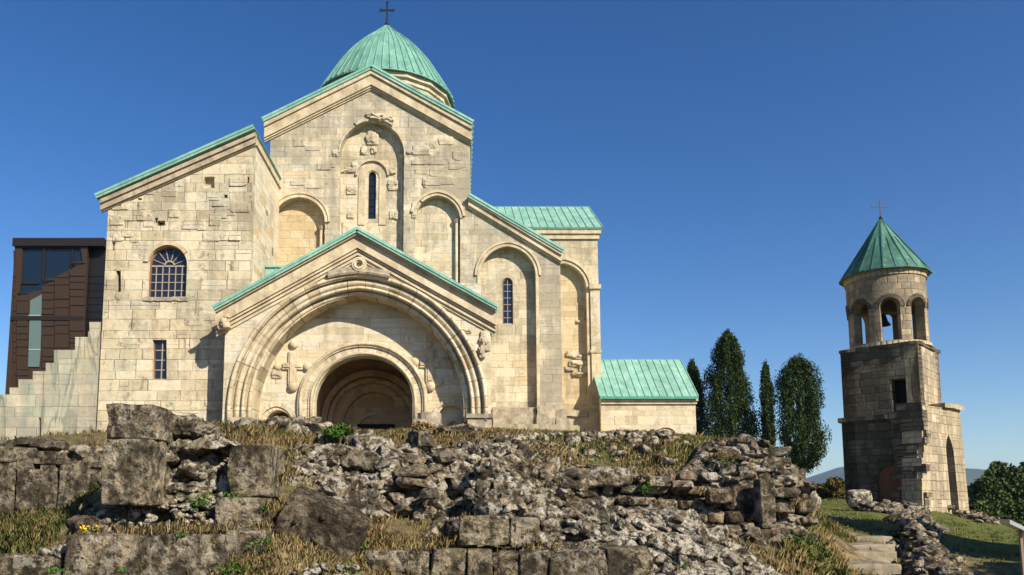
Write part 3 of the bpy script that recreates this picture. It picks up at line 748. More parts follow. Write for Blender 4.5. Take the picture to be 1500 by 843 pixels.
drum = revolve([(5.6, 24), (5.6, dz-.95), (5.75, dz-.9), (5.75, dz-.55), (6.0, dz-.5), (6.0, dz-.12), (5.2, dz-.1)], 16, 0, 0)
dr = obj('drum', (drum.v, drum.f), M['drum_d']); dr.parent = cath; dr.location = Vector((DX, DY, 0))-cath.location
def cross(x, y, z, h, parent, mat='iron', span=.5, ball=.2, th=.06):
    m = MB(); m.ball((x, y, z+ball*.6), ball, 8)
    m.box(x-th, x+th, y-th*.7, y+th*.7, z+ball, z+h); zc = z+h*.66
    m.box(x-h*span/2, x+h*span/2, y-th*.6, y+th*.6, zc-th, zc+th)
    for a, b in ((x-h*span/2, zc), (x+h*span/2, zc), (x, z+h)):
        m.box(a-th*1.7, a+th*1.7, y-th*.5, y+th*.5, b-th*1.7, b+th*1.7)
    return obj('cross', m.vf, M[mat], parent)
cross(DX+.0, DY, top-.05, pt(562, 4, DY).z-top+.05, cath, span=.5, ball=.2, th=.07)

# --- tall block on the left
bl = cath
LZ = 3.4
wl = X(151, 450, YL); wr = X(366, 430, YL)
lt = (wl, Z(152, 300, YL)); rt = (wr, Z(369, 200, YL))
w1 = arch(245.5, 389, 28.5, 29, 436, YL, 18); 
slit = polyp([(170, 428), (177, 428), (177, 397), (170, 397)], YL); w2 = polyp([(223.5, 556), (244, 556), (244, 498), (223.5, 498)], YL)
holes = [w1, slit, w2]
hp = [(236, 327, 11, 7), (307, 268, 15, 17), (221, 305, 5, 10), (229, 323, 4, 8), (166, 361, 4, 12), (362, 264, 6, 9), (331, 288, 5, 5), (205, 292, 6, 3)]
hh = []
for i, (px, py, w_, h_) in enumerate(hp):
    x0, z1 = XZ(px-w_/2, py-h_/2, YL); x1, z0 = XZ(px+w_/2, py+h_/2, YL)
    hh.append(jig([(x0, z0), (x1, z0), (x1, z1), (x0, z1)], .04, .2, i+70))
lw = MB().prism([(wl, LZ), (wr, LZ), rt, lt], YL, YL+.35, holes+hh)
obj('block_wall', lw.vf, M['block'], cath)
obj('block_wall_core', MB().prism([(wl+.02, LZ), (wr-.36, LZ), (wr-.36, rt[1]-.5), (wl+.02, lt[1]-.2)], YL+.35, YL+.6, [w1, slit, w2]).vf, M['block'], cath)
YS = YM
rzr = rt[1]
obj('block_side_wall', MB().box(wr-.35, wr-.001, YL+.35, YS, LZ, rt[1]-.02).vf, M['marble'], cath)
obj('block_side_wall', MB().box(wl, wl+.35, YL+.35, YS+6, LZ, lt[1]-.05).vf, M['block'], cath)
for q in ((398, 372, 6, 14), (392, 401, 4, 14)): pass
ll = [XZ(150, 296, YL), XZ(370, 198, YL)]
cornice([ll[0], (wr+.12, ll[1][1])], YL, [(0, .22, .34), (.22, .55, .22), (.55, .62, .1)], mat='trim_d')
rl0, rl1 = XZ(145, 292, YL), XZ(375, 191, YL)
roofslab('block_roof', [(rl0[0], YL-.45, rl0[1]), (rl0[0], YM+8, rl0[1]), (rl1[0], YM-.02, rl1[1]), (rl1[0], YL-.45, rl1[1])], .14, 'copper', cath, 14)
obj('block_eave_cornice', MB().box(wr-.02, wr+.1, YL+.05, YM-.02, rt[1]-.4, rt[1]-.06).vf, M['trim'], cath)
win = window(w1, YL+.32, cath, nv=5, nh=3, bar=.045, fw=.09, fan=Z(245, 388, YL))
zq = Z(245, 436, YL)
obj('window_sill', MB().prism(jig([(w1[0][0]-.15, zq-.2), (w1[-1][0]+.15, zq-.2), (w1[-1][0]+.15, zq), (w1[0][0]-.15, zq)], .04, .2, 3), YL-.07, YL+.3).vf, M['plinth'], win)
hm1 = shrink(w1, -.02); n1 = len(w1)
a_ = [(p+random.uniform(-.04, .04), q+random.uniform(-.04, .04)) for p, q in shrink(w1, -.26)[3:n1-8]]
obj('window_hood', MB().strip(a_, hm1[3:n1-8], YL-.09, YL+.02).vf, M['trim'], win)
A2 = [w2[0], w2[3], w2[2], w2[1]]
window([w2[0], w2[3], w2[2], w2[1]], YL+.25, cath, nv=1, nh=3, bar=.05, fw=.06)
obj('slit_backing', MB().box(slit[0][0]-.1, slit[1][0]+.1, YL+.61, YL+.7, slit[0][1]-.1, slit[2][1]+.1).vf, M['dark'], cath)
# loose-looking chipped stones on the side wall
for i, (py, h_, dy) in enumerate([(372, .5, 4.6), (402, .45, 5.3), (330, .3, 3.0)]):
    z = Z(400, py, YM-1)
    obj('wall_cavity', MB().box(wr-.0, wr+.012, YL+dy, YL+dy+.35, z-h_/2, z+h_/2).vf, M['mud'], cath)
rj = random.Random(77)
def proud_stone(px, py, w_, h_, Y, pr, seed):
    for a, b, c, d in ((214, 488, 254, 566), (162, 388, 185, 436), (208, 350, 282, 446), (228, 318, 244, 336), (290, 255, 326, 282)):
        if Y < 45 and px+w_/2 > a and px-w_/2 < c and py+h_/2 > b and py-h_/2 < d: return
    x0, z1 = XZ(px-w_/2, py-h_/2, Y); x1, z0 = XZ(px+w_/2, py+h_/2, Y)
    obj('projecting_stone', rock(((x0+x1)/2, Y+.05, (z0+z1)/2), ((x1-x0)/2, .05+pr, (z1-z0)/2), 1700+seed, 12, .95, 3, .03), M['block' if Y < 45 else 'gable'], cath)
for i in range(34):
    px = rj.uniform(168, 352); py = rj.uniform(max(262, 300-(px-165)*.45), 350 if px < 210 or px > 285 else 335)
    proud_stone(px, py, rj.uniform(12, 34), rj.choice([7, 13, 14, 15]), YL, rj.uniform(.025, .07), i)
for i in range(10):
    proud_stone(rj.uniform(165, 350), rj.uniform(440, 600), rj.uniform(20, 36), rj.choice([13, 15]), YL, rj.uniform(.012, .035), 40+i)
for i in range(22):
    px = rj.choice([rj.uniform(405, 485), rj.uniform(605, 682)]); proud_stone(px, rj.uniform(205, 272), rj.uniform(14, 30), rj.choice([8, 12, 14]), YM, rj.uniform(.02, .06), 60+i)
# little roof between block and porch
q0 = XZ(391, 411, 45.0); q1 = XZ(424, 394, 45.0)
obj('valley_roof', MB().box(wr+.02, q1[0]+.6, 44.6, YM-.02, q0[1]-.1, q1[1]).box(wr+.02, q1[0]+.62, 44.5, 44.6, q1[1]-.06, q1[1]+.06).box(wr+.62, wr+.7, 44.55, 44.62, q0[1], q1[1]+.1).vf, M['copper'], cath)

# --- porch
pxl, pxr = X(328, 540, YP), X(719, 540, YP)
pa = XZ(525, 350, YP); pl = (pxl, Z(326, 462, YP)); pr_ = (pxr, Z(719, 462, YP))
big = arch(523.5, 598, 191, 196, 640, YP, 40)
big = [(min(max(a, pxl+.06), pxr-.06), b) for a, b in big]
obj('porch_wall', MB().prism([(pxl, 4.6), (pxr, 4.6), pr_, pa, pl], YP, YP+.5, [big]).vf, M['marble'], cath)
obj('porch_side_wall', MB().box(pxl, pxl+.5, YP+.5, YM-.02, 4.6, pl[1]).vf, M['marble'], cath); obj('porch_side_wall', MB().box(pxr-.5, pxr, YP+.5, YM-.02, 4.6, pr_[1]).vf, M['marble'], cath)
ROW = MB()
S0 = 191; H0 = 196
layers = [(191, 196, .03, .22, 'trim'), (180, 186, .10, .16, 'trim_d'), (173, 180, .22, .30, 'trim'), (160, 172, .60, .2, 'trim_d')]
def arch_layer(s1, h1, s2, h2, y0, y1, mat, name='archivolt', seg=40):
    A = arch(523.5, 598, s1, h1, 617, YP, seg); B = arch(523.5+ (0 if s2 > 160 else 1), 598, s2, h2, 617, YP, seg)
    obj(name, MB().strip(A, B, YP+y0, YP+y1).vf, M[mat], cath, org=pt(523.5, 598, YP))
arch_layer(191.5, 197, 184, 190, -.10, .5, 'vous_d')
arch_layer(184, 190, 171, 179, .16, .6, 'vous')
arch_layer(171, 179, 166, 174, .04, .6, 'vous')
arch_layer(166, 174, 155, 168, .36, 1.6, 'vous_d')
for s_, h_, dy, r_ in ((188, 193.5, -.10, .13), (178, 185, .17, .20), (168.5, 176.5, .04, .10), (161, 171, .36, .14)):
    A = arch(523.5, 598, s_, h_, 617, YP, 40); obj('roll_moulding', MB().tube([(a, YP+dy, b) for a, b in A], r_*.8, 8).vf, M['vous'], cath, smooth=True, org=pt(523.5, 598, YP))
# voussoir joints: thin dark cuts across the mouldings
vm = MB()
for k in range(1, 30):
    a = math.pi*k/30+random.uniform(-.02, .02)
    c0 = pt(523.5, 598, YP); 
    def q(s, h): return (c0.x-(X(523.5+s, 598, YP)-c0.x)*math.cos(a), c0.z+(Z(523, 598-h, YP)-c0.z)*math.sin(a))
    p0, p1 = q(165, 172), q(178, 184)
# carved strip
A = arch(523.5, 598, 184, 190, 617, YP, 40)
# capitals, bases and column stubs of the arch
for px in (343, 360, 376): pass
for i, (x0, x1, y0, y1, pj) in enumerate([(332, 369, 612, 619, .12), (330, 372, 619, 640, .25), (683, 722, 607, 613, .25), (685, 720, 613, 640, .15)]):
    a = XZ(x0, y1, YP); b_ = XZ(x1, y0, YP); obj('impost' if i % 2 == 0 else 'pier_base', MB().box(a[0], b_[0], YP-pj, YP+.9, a[1], b_[1]).vf, M['plinth'], cath)
# cornice of the porch gable
pg = [XZ(319, 458, YP), XZ(525, 345, YP), XZ(726, 457, YP)]
cornice(pg, YP, [(0, .12, .50), (.12, .78, .34), (.78, .92, .24), (.92, 1.0, .12), (1.0, 1.12, .18), (1.12, 1.3, .08)], 'porch_cornice', 'trim')
slabpiece(329, 473, 17, 24, YP, .45, 5, 'trim', 'carved_corner_block'); slabpiece(711, 500, 14, 30, YP, .18, 6, 'trim_d', 'broken_capital'); slabpiece(706, 517, 9, 18, YP, .25, 7, 'trim_d', 'broken_capital'); slabpiece(684, 486, 14, 6, YP, .1, 8, 'trim_d', 'relief_fragment')
# keystone roundel and thick dark hood at the crown
c = pt(527, 390, YP); mm = MB()
for rr_, yy in ((.34, .32), (.24, .36)):
    th_ = [(c.x+rr_*math.cos(t), YP-yy, c.z+rr_*math.sin(t)) for t in np.linspace(0, 2*math.pi, 25)]
    mm.tube(th_, .055, 6, cap=False)
disc = [(c.x+.3*math.cos(t), c.z+.3*math.sin(t)) for t in np.linspace(0, 2*math.pi, 24, endpoint=False)]
d2 = [(c.x+.14*math.cos(t), c.z+.14*math.sin(t)) for t in np.linspace(0, 2*math.pi, 16, endpoint=False)]
mm.prism(disc, YP-.33, YP+.02, [d2]); mm.prism(d2, YP-.12, YP)
obj('roundel', mm.vf, M['trim'], cath)
A = arch(523.5, 598, 193, 197, 600, YP, 40)
up = [p for p in A if abs(p[0]-pt(523.5, 500, YP).x) < 1.65]; obj('keystone_hood', MB().tube([(a, YP-.2, b+.02) for a, b in up], .14, 8).strip([(a, b+.3) for a, b in up], [(a, b+.1) for a, b in up], YP-.3, YP).vf, M['plinth'], cath)
# porch roof
pr2 = [XZ(317, 456, YP), XZ(525, 342, YP), XZ(728, 455, YP)]
for s, e in ((pr2[0], pr2[1]), (pr2[2], pr2[1])):
    roofslab('porch_roof', [(s[0], YP-.62, s[1]), (s[0], YM-.62, s[1]), (e[0], YM-.62, e[1]), (e[0], YP-.62, e[1])], .13, 'copper', cath, 11)
obj('ridge_cap', MB().tube([(pr2[1][0], YP-.64, pr2[1][1]+.02), (pr2[1][0], YM-.6, pr2[1][1]+.02)], .08, 8).vf, M['copper_e'], cath)
# tympanum wall with the doorway and two small openings
YD = YP+1.55
door = arch(533.5, 590, 73, 68, 660, YD, 30)
s1 = arch(408, 622, 19.5, 20, 660, YD, 14); s2 = arch(661, 612, 19, 18, 660, YD, 14)
tw = MB().prism([(pxl+.45, 4.6), (pxr-.45, 4.6), (pxr-.45, Z(600, 415, YD)), (pxl+.45, Z(600, 415, YD))], YD, YD+.7, [door, s1, s2]); obj('tympanum_wall', tw.vf, M['marble'], cath)
def dl(s1_, h1, s2_, h2, y0, y1, mat='trim', cx=532, cy=590, bot=622, nm='door_archivolt', nn=30):
    A = arch(cx, cy, s1_, h1, bot, YD, nn); B = arch(cx, cy, s2_, h2, bot, YD, nn); obj(nm, MB().strip(A, B, YD+y0, YD+y1).vf, M['vous'], cath, org=pt(cx, cy, YD))
dl(95, 88.5, 87, 81, -.22, .0); dl(87, 81, 80, 74, -.12, .0); dl(80, 74, 73, 68, -.18, .06)
ringtube(arch(532, 590, 91, 85, 622, YD, 30), YD-.22, .09, 'roll_moulding', M['trim'], cath)
ringtube(arch(532.5, 590, 76, 71, 622, YD, 30), YD-.18, .08, 'roll_moulding', M['trim'], cath)
dl(31, 33, 24, 26, -.12, .0, cx=405, cy=622, bot=640, nn=14); dl(24, 26, 20, 21, -.05, .0, cx=407, cy=622, bot=640, nn=14)
dl(27, 26, 22.5, 21, -.12, .0, cx=660, cy=612, bot=640, nn=14); dl(22.5, 21, 19, 18, -.04, .0, cx=661, cy=612, bot=640, nn=14)
# nested arches seen inside the right small opening
A = arch(664, 630, 16, 18, 660, YD+.5, 12); B = arch(664, 630, 10, 12, 660, YD+.5, 12)
obj('niche_arch', MB().strip(A, B, YD+.2, YD+.4).vf, M['trim'], cath)
nz0, nz1 = XZ(640, 645, YD+.4), XZ(684, 590, YD+.4)
obj('niche_wall', MB().prism([nz0, (nz1[0], nz0[1]), nz1, (nz0[0], nz1[1])], YD+.4, YD+.6, [arch(664, 632, 9, 11, 642, YD+.4, 10)]).vf, M['marble'], cath)
for px, yy in ((437, 622), (618, 618), (441, 622)):
    pass
obj('column_stub', MB().tube([pt(629, 640, YD-1.1), pt(629, 606, YD-1.1)], .62, 14).box(X(607, 600, YD-1.1), X(641, 600, YD-1.1), YD-1.75, YD-.5, Z(625, 627, YD-1.1), Z(625, 616, YD-1.1)).vf, M['plinth'], cath)
# relief crosses with bosses
def relief_cross(px, py, broken=False, seed=0):
    m = MB(); Y = YD; s = Y/F
    c = pt(px, py, Y)
    def bx(dx0, dx1, dz0, dz1, p): m.box(c.x+dx0*s, c.x+dx1*s, Y-p, Y+.02, c.z+dz0*s, c.z+dz1*s)
    bx(-6, 6, -27, 23, .12); bx(-3.5, 3.5, -25, 21, .17)
    bx(-15, 15, -5, 5, .11) ; bx(-14, 14, -2, 2, .16)
    m2 = MB()
    bosses = [(1, 33, 7), (1, -31, 8), (-22, -1, 6), (22, -1, 7)]
    if broken: bosses = [(-23, 3, 7), (0, -34, 8), (-1, 30, 5)]
    for dx, dz_, r_ in bosses: m2.ball((c.x+dx*s, Y-.04, c.z+dz_*s), r_*s, 8, .8)
    r = obj('relief_cross', m.vf, M['trim'], cath); 
    for dx, dz_, r_ in bosses:
        b2 = MB(); b2.ball((c.x+dx*s, Y-.04, c.z+dz_*s), r_*s, 8, .8); obj('boss', b2.vf, M['trim'], r, smooth=True)
    return r
relief_cross(429, 537); relief_cross(630, 534, True)
slabpiece(406, 549, 16, 12, YD, .09, 31); slabpiece(640, 560, 18, 14, YD, .1, 32); slabpiece(655, 531, 12, 14, YD, .06, 33)
# porch interior: vault, back wall with nested arches, dark door
YB = 46.6
zi = Z(533, 505, YD)
obj('porch_vault', MB().box(pxl+.5, pxr-.5, YD+.7, YM-.05, Z(533, 470, YD), Z(533, 460, YD)).vf, M['inner'], cath)
obj('porch_floor', MB().box(pxl+.5, pxr-.5, YP+.5, YM-.05, 4.5, 5.4).vf, M['inner'], cath)
bd = arch(548, 640, 27, 22, 660, YB, 14)
def il(cx, cy, s_, h_, t, y0, y1, mat='inner'):
    A = arch(cx, cy, s_, h_, 650, YB, 24); B = arch(cx, cy, s_-t, h_-t, 650, YB, 24); obj('inner_arch', MB().strip(A, B, y0, y1).vf, M[mat], cath)
wb = arch(547, 622, 45, 48, 650, YB, 20)
obj('porch_back_wall', MB().prism([(pxl+.5, 4.7), (pxr-.5, 4.7), (pxr-.5, Z(533, 462, YB)), (pxl+.5, Z(533, 462, YB))], YB, YB+.5, [wb]).vf, M['inner'], cath)
il(545, 615, 72, 70, 8, YB-.6, YB); il(545, 617, 63, 61, 6, YB-.35, YB); il(546, 620, 54, 55, 8, YB-.15, YB)
obj('inner_tympanum', MB().box(X(495, 600, YB), X(600, 600, YB), YB+.5, YB+.8, 4.8, Z(547, 565, YB)).vf, M['inner'], cath)
il(547, 632, 31, 30, 6, YB+.3, YB+.5)
obj('door', MB().box(X(522, 640, YB), X(577, 640, YB), YB+.2, YB+.45, 4.9, Z(547, 621, YB)).vf, M['dark'], cath)
# rings of the porch vault between front and back
for i, Y in enumerate((43.2, 44.8)):
    A = arch_w(pt(533, 600, Y).x, Z(533, 575, Y), 3.2-.25*i, 2.9-.2*i, 5.0, 24); B = shrink(A, .35)
    obj('vault_rib', MB().strip(A, B, Y, Y+.5).vf, M['inner'], cath)

# ------------------------------------------------------------------ chapel to the right
YC = 60.0
cx0, cx1 = X(880, 600, YC), X(1019, 600, YC)
chp = thing('chapel', 'small low chapel with green ribbed roof joined to the right end of the cathedral', 'chapel', ((cx0+cx1)/2, YC, 5.5))
cez = Z(950, 583, YC); crz = Z(935, 527, 64.0); 
sa = arch(934, 636, 15, 11, 660, YC, 12); sb = arch(975, 636, 18, 13, 660, YC, 12); sc_ = arch(915, 636, 17, 9, 660, YC, 12)
obj('wall', MB().prism([(cx0, 5), (cx1, 5), (cx1, cez), (cx0, cez)], YC, YC+.5, []).box(cx1-.5, cx1-.001, YC+.5, YC+8, 5, cez).vf, M['chapel'], chp)
for A in (sb, sc_): obj('blind_arch_moulding', MB().strip(A, shrink(A, .2), YC-.12, YC+.02).vf, M['trim'], chp)
obj('gable', MB().add([(cx1-.02, YC, cez), (cx1-.02, YC+8, cez), (cx1-.02, YC+4, crz-.15), (cx1-.5, YC, cez), (cx1-.5, YC+8, cez), (cx1-.5, YC+4, crz-.15)], [(0, 1, 2), (5, 4, 3), (0, 3, 4, 1), (1, 4, 5, 2), (2, 5, 3, 0)]).vf, M['chapel'], chp)
xe0, xe1 = cx0-.12, X(1023, 580, YC-.4)
for sgn in (-1, 1):
    ye = YC+4+sgn*4.4
    r_ = roofslab('roof', [(xe0, ye, cez+.05), (xe1, ye, cez+.05), (xe1, YC+4, crz), (xe0, YC+4, crz)], .16, 'copper', chp, 13, .06)
obj('roof_edge', MB().box(xe0, xe1, YC-.44, YC-.4, cez-.14, cez+.06).vf, M['copper_e'], chp)
obj('cornice', MB().box(cx0, cx1+.15, YC-.25, YC+.01, cez-.28, cez-.12).box(cx0, cx1+.08, YC-.14, YC+.01, cez-.5, cez-.28).vf, M['trim'], chp)

# ------------------------------------------------------------------ stepped ruined wall left of the block
sp = [(0, 578), (14, 578), (14, 568), (27, 568), (27, 556), (48, 556), (48, 544), (67, 544), (67, 532), (79, 532), (79, 513), (110, 513), (110, 494), (129, 494), (129, 486), (131, 486), (131, 472), (148, 472)]
SP = [(X(-80, 640, YL+.15), 3.2), (X(150.5, 640, YL+.15), 3.2)]+[XZ(a if a < 148 else 150.5, b, YL+.15) for a, b in reversed(sp)]+[XZ(-14, 590, YL+.15), XZ(-80, 605, YL+.15)]
SP2 = [(min(a, wl-.01), b) for a, b in SP]
sw = obj('stepped_wall', MB().prism(SP2, YL+.15, YL+1.3, [polyp([(56.5, 643), (60, 643), (60, 612), (56.5, 612)], YL+.15)]).vf, M['stepped'], None, loc=(-20, YL, 5),
    label='veined marble wall rising in steps to the left side of the cathedral', category='wall')

# ------------------------------------------------------------------ modern building behind
YN = 58.0
nx0 = X(14, 480, YN); nx1 = X(125, 420, YN); nz1 = Z(70, 350, YN); nzb = 5.0
mb = thing('modern_building', 'modern dark bronze clad building with angled glass corner at far left', 'building', (nx0+3, YN+3, nzb))
def NP(P): return polyp(P, YN)
glass1 = NP([(30, 415), (33, 363), (118, 363), (121, 383), (62, 424), (27, 434)])
gl1 = [(a, b) for a, b in glass1]
strip_ = NP([(46, 440), (61, 433), (59, 512), (57, 537), (43, 537)])
obj('facade', MB().prism([(nx0, nzb), (nx1, nzb), (nx1, nz1-.5), (nx0, nz1-.5)], YN, YN+.3, [gl1, strip_]).vf, M['bronze'], mb)
pm = MB(); rr = random.Random(5)
zt_line = lambda x: None
cols = [(20, 24), (25, 42), (62, 80), (80.5, 102), (102.5, 125)]
def topline(px): return 434-(px-27)*(434-380)/(126-27)
for (a, b_) in cols:
    y = 600.0
    while y > 350:
        hgt = rr.choice([6, 8, 10, 12, 18, 20]); y2 = y-hgt
        la, lb = (368, 368) if a < 24 else (topline(a)+3, topline(b_)+3)
        ya, yb = max(y2, la), max(y2, lb)
        if y-ya > 1.5 or y-yb > 1.5:
            pm.prism([XZ(a+.4, y-.5, YN), XZ(b_-.4, y-.5, YN), XZ(b_-.4, min(yb, y-.6), YN), XZ(a+.4, min(ya, y-.6), YN)], YN-.06-rr.uniform(0, .05), YN+.01)
        y = y2-.7
        if y <= lb+1: break
obj('cladding_panel', pm.vf, M['bronze'], mb, kind='stuff')
x0, z0 = XZ(16, 470, YN); x1, z1 = XZ(124, 464, YN); obj('floor_band', MB().box(x0, nx1, YN-.12, YN+.02, z0, z1).vf, M['bronze_d'], mb)
obj('parapet', MB().box(nx0-.1, X(150, 420, YN), YN-.2, YN+8, nz1-.62, nz1).vf, M['bronze_d'], mb)
def flatpoly(P, y): return ([(a, y, b) for a, b in P], [tuple(range(len(P)))])
obj('window_glass', MB().prism(gl1, YN+.16, YN+.2).vf, M['glazing'], mb)
obj('strip_window', MB().prism(NP([(45, 441), (62, 432), (60, 512), (58, 538), (42, 538)]), YN-.09, YN-.02).vf, M['glass_lit'], mb)
fr = MB()
for a, b_ in (((63, 363), (63.6, 410)), ((105, 363), (105.6, 392)), ((29, 416), (56, 413))):
    x0, z1_ = XZ(min(a[0], b_[0]), min(a[1], b_[1]), YN); x1, z0_ = XZ(max(a[0], b_[0]), max(a[1], b_[1]), YN); obj('window_frame', MB().box(x0, x1, YN+.05, YN+.15, z0_, z1_).vf, M['bronze_d'], mb)
for py in (462, 512):
    x0, z0_ = XZ(43, py+1.5, YN); x1, _ = XZ(60, py, YN); obj('window_frame', MB().box(x0, x1, YN-.11, YN-.08, z0_, z0_+.08).vf, M['steel'], mb)
obj('side_wing', MB().box(nx1-.25, X(150, 420, YN), YN+.6, YN+8, nzb, nz1-.64).vf, M['black'], mb)
dm_ = MB()
for k in range(26):
    z = nzb+.5+k*.55
    if z < nz1-1: dm_.box(nx1+.01, X(150, 420, YN)-.1, YN+.54, YN+.62, z, z+.5)
obj('wing_cladding', dm_.vf, M['black'], mb)
obj('left_side_wall', MB().box(nx0, nx0+.3, YN+.31, YN+8, nzb, nz1-.63).vf, M['bronze'], mb)

# ------------------------------------------------------------------ leaning bell tower
tc = Vector((21.52, 38.5)); dl_ = Vector((-.70, .714)); dr_ = Vector((.714, .70))
tw_ = thing('bell_tower', 'ruined bell tower with round arched belfry and pointed green cone roof', 'tower', (21.52, 38.5, .5))
TB = Vector(tw_.location)
def towerZ(py, Y=36.2): return pt(1300, py, Y).z
def quad_at(cx, cy, hw_l, hw_r):   # corners: front, right, back, left
    c = Vector((cx, cy)); L = dl_.normalized(); Rr = dr_.normalized()
    return [c-L*hw_l-Rr*hw_r, c-L*hw_l+Rr*hw_r, c+L*hw_l+Rr*hw_r, c+L*hw_l-Rr*hw_r]
def walls_from_loop(loop, z0, z1, holes_by_edge=None, th=.6, m=None, taper=0, edges=None):
    """extruded wall ring: loop of 2D corners (ccw or cw), each edge a wall with optional holes (s,z polygons, s metres from the edge start)"""
    m = m or MB(); n = len(loop); c = sum(loop, Vector((0, 0)))/n
    for i in (edges if edges is not None else range(n)):
        a, b = loop[i], loop[(i+1) % n]; L = (b-a).length; t = (b-a)/L; nn = Vector((t.y, -t.x))
        if nn.dot((a+b)/2-c) < 0: nn = -nn
        hs = (holes_by_edge or {}).get(i, [])
        sub = MB(); sub.prism([(0, z0), (L, z0), (L, z1), (0, z1)], 0, th, hs)
        tl = taper/(z1-z0)
        v = []
        for s_, d, z in sub.v:
            k = 1-tl*(z-z0)/c.length*0
            p = a+t*s_-nn*d
            q_ = c+(p-c)*(1-taper*(z-z0)/(z1-z0))
            v.append((q_.x, q_.y, z))
        m.add(v, sub.f)
    return m
def chunky(a, b, c, seed, w=.06):
    return 0
zc_top = towerZ(503, 36.0); zc_mid = towerZ(606, 35.8); z_bot = -.4
# upper square storey
up_loop = quad_at(21.52, 38.5, 1.72, 1.72)
win_u = [(1.0, towerZ(600)), (1.75, towerZ(600)), (1.75, towerZ(553)), (1.0, towerZ(553))]
# edge 3 = left corner -> front corner (the dark face); edge 0 = front -> right (lit face)
L3 = 3.44
dw = jig([(L3-1.2, zc_mid+.12), (L3-.38, zc_mid+.12), (L3-.38, zc_mid+1.75), (L3-1.2, zc_mid+1.75)], .04, .3, 2)
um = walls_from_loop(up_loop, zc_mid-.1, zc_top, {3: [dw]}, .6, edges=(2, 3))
obj('upper_storey_wall', walls_from_loop(up_loop, zc_mid-.1, zc_top-.002, {}, .58, edges=(0, 1)).vf, M['tower_lit'], tw_)  # sunlit faces take the paler copy, shaded ones the darker
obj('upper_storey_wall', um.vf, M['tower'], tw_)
def slab_loop(loop, z0, z1, grow, seed=0, amp=.05):
    c = sum(loop, Vector((0, 0)))/len(loop); P = []
    n = len(loop); r = random.Random(seed)
    for i in range(n):
        a, b = loop[i], loop[(i+1) % n]; k = 9
        for j in range(k):
            p = a.lerp(b, j/k); q_ = c+(p-c)*(1+grow/(p-c).length); P.append((q_.x+r.uniform(-amp, amp), q_.y+r.uniform(-amp, amp)))
    m = MB(); n = len(P)
    m.add([(x, y, z0) for x, y in P]+[(x, y, z1+r.uniform(-.03, .03)) for x, y in P], [tuple(range(n-1, -1, -1)), tuple(range(n, 2*n))]+[(i, (i+1) % n, n+(i+1) % n, n+i) for i in range(n)])
    return m
obj('storey_top_course', slab_loop(up_loop, zc_top, zc_top+.16, .06, 1).vf, M['tower'], tw_)
# lower storey under the dark face, slightly wider and battered
lo_loop = quad_at(21.52, 38.5, 1.80, 1.84)
dA = arch_w(2.1, 3.0, .62, .62, z_bot+.8, 10)
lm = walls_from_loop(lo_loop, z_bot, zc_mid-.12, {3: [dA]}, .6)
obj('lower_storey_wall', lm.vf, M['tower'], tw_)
obj('string_course', slab_loop(lo_loop, zc_mid-.14, zc_mid+.08, .2, 3, .03).vf, M['tower'], tw_)
# rust red door in the dark face, near-black sheet standing for the shade behind the upper opening
a, b_ = lo_loop[3], lo_loop[0]; t_ = (b_-a).normalized(); nn_ = Vector((t_.y, -t_.x))
if nn_.dot(a-tc) < 0: nn_ = -nn_
def place_edge(sub, a, t, nn, d0=0):
    return ([((a+t*s_-nn*(d+d0)).x, (a+t*s_-nn*(d+d0)).y, z) for s_, d, z in sub.v], sub.f)
dd = MB(); dd.prism(arch_w(2.1, 3.0, .64, .64, z_bot+.8, 10), .10, .17); obj('door', place_edge(dd, a, t_, nn_), M['door'], tw_)
db = MB(); db.box(1.0, 3.2, .42, .5, z_bot, 4.0); obj('doorway_backing', place_edge(db, a, t_, nn_), M['dark'], tw_)
a2_, b2_ = up_loop[3], up_loop[0]; db = MB(); db.box(1.4, 3.3, .62, .7, zc_mid, zc_mid+2.6); obj('window_backing', place_edge(db, a2_, t_, nn_), M['dark'], tw_)
# projecting pale annex on the right with a tall arched doorway, its near edge broken like a toothed stair
A0 = pt(1353, 700, 35.0); ad = Vector((.80, .60)); an_ = Vector((.60, -.80))
AL = 4.75; a0 = Vector((A0.x, 35.0)); z_at = pt(1380, 597, 36.5).z; zb_ = -.5
# ragged left boundary in (s,z): lower part reaches further left
rag = []; rr = random.Random(12); z = zb_; nst = 24
while z < z_at-.1:
    t = (z-zb_)/(z_at-zb_); s_ = -.5+ .95*t + rr.uniform(-.14, .12); hgt = rr.uniform(.22, .42)
    rag += [(s_, z), (s_, min(z+hgt, z_at))]; z += hgt
poly = [(AL, zb_), (AL-.32, z_at)]+list(reversed(rag))
ah = arch_w(3.15, 2.95+1.15, .42, .95, 1.0, 12)
ah = [(x_-.06*(z_-1), z_) for x_, z_ in ah]
sub = MB(); sub.prism(poly, 0, .85, [ah])
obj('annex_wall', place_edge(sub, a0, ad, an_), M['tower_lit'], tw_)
sub = MB(); sub.box(1.35, AL-.34, .86, 2.9, zb_, z_at-.02); 
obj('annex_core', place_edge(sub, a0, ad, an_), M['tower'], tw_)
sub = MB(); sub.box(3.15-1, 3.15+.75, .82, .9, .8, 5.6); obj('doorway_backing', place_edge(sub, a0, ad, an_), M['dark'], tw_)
sub = MB(); sub.prism(jig([(AL-2.35, z_at), (AL-.2, z_at), (AL-.2, z_at+.2), (AL-2.35, z_at+.2)], .03, .3, 4), -.16, 3.3); obj('annex_cornice', place_edge(sub, a0, ad, an_), M['tower_lit'], tw_)
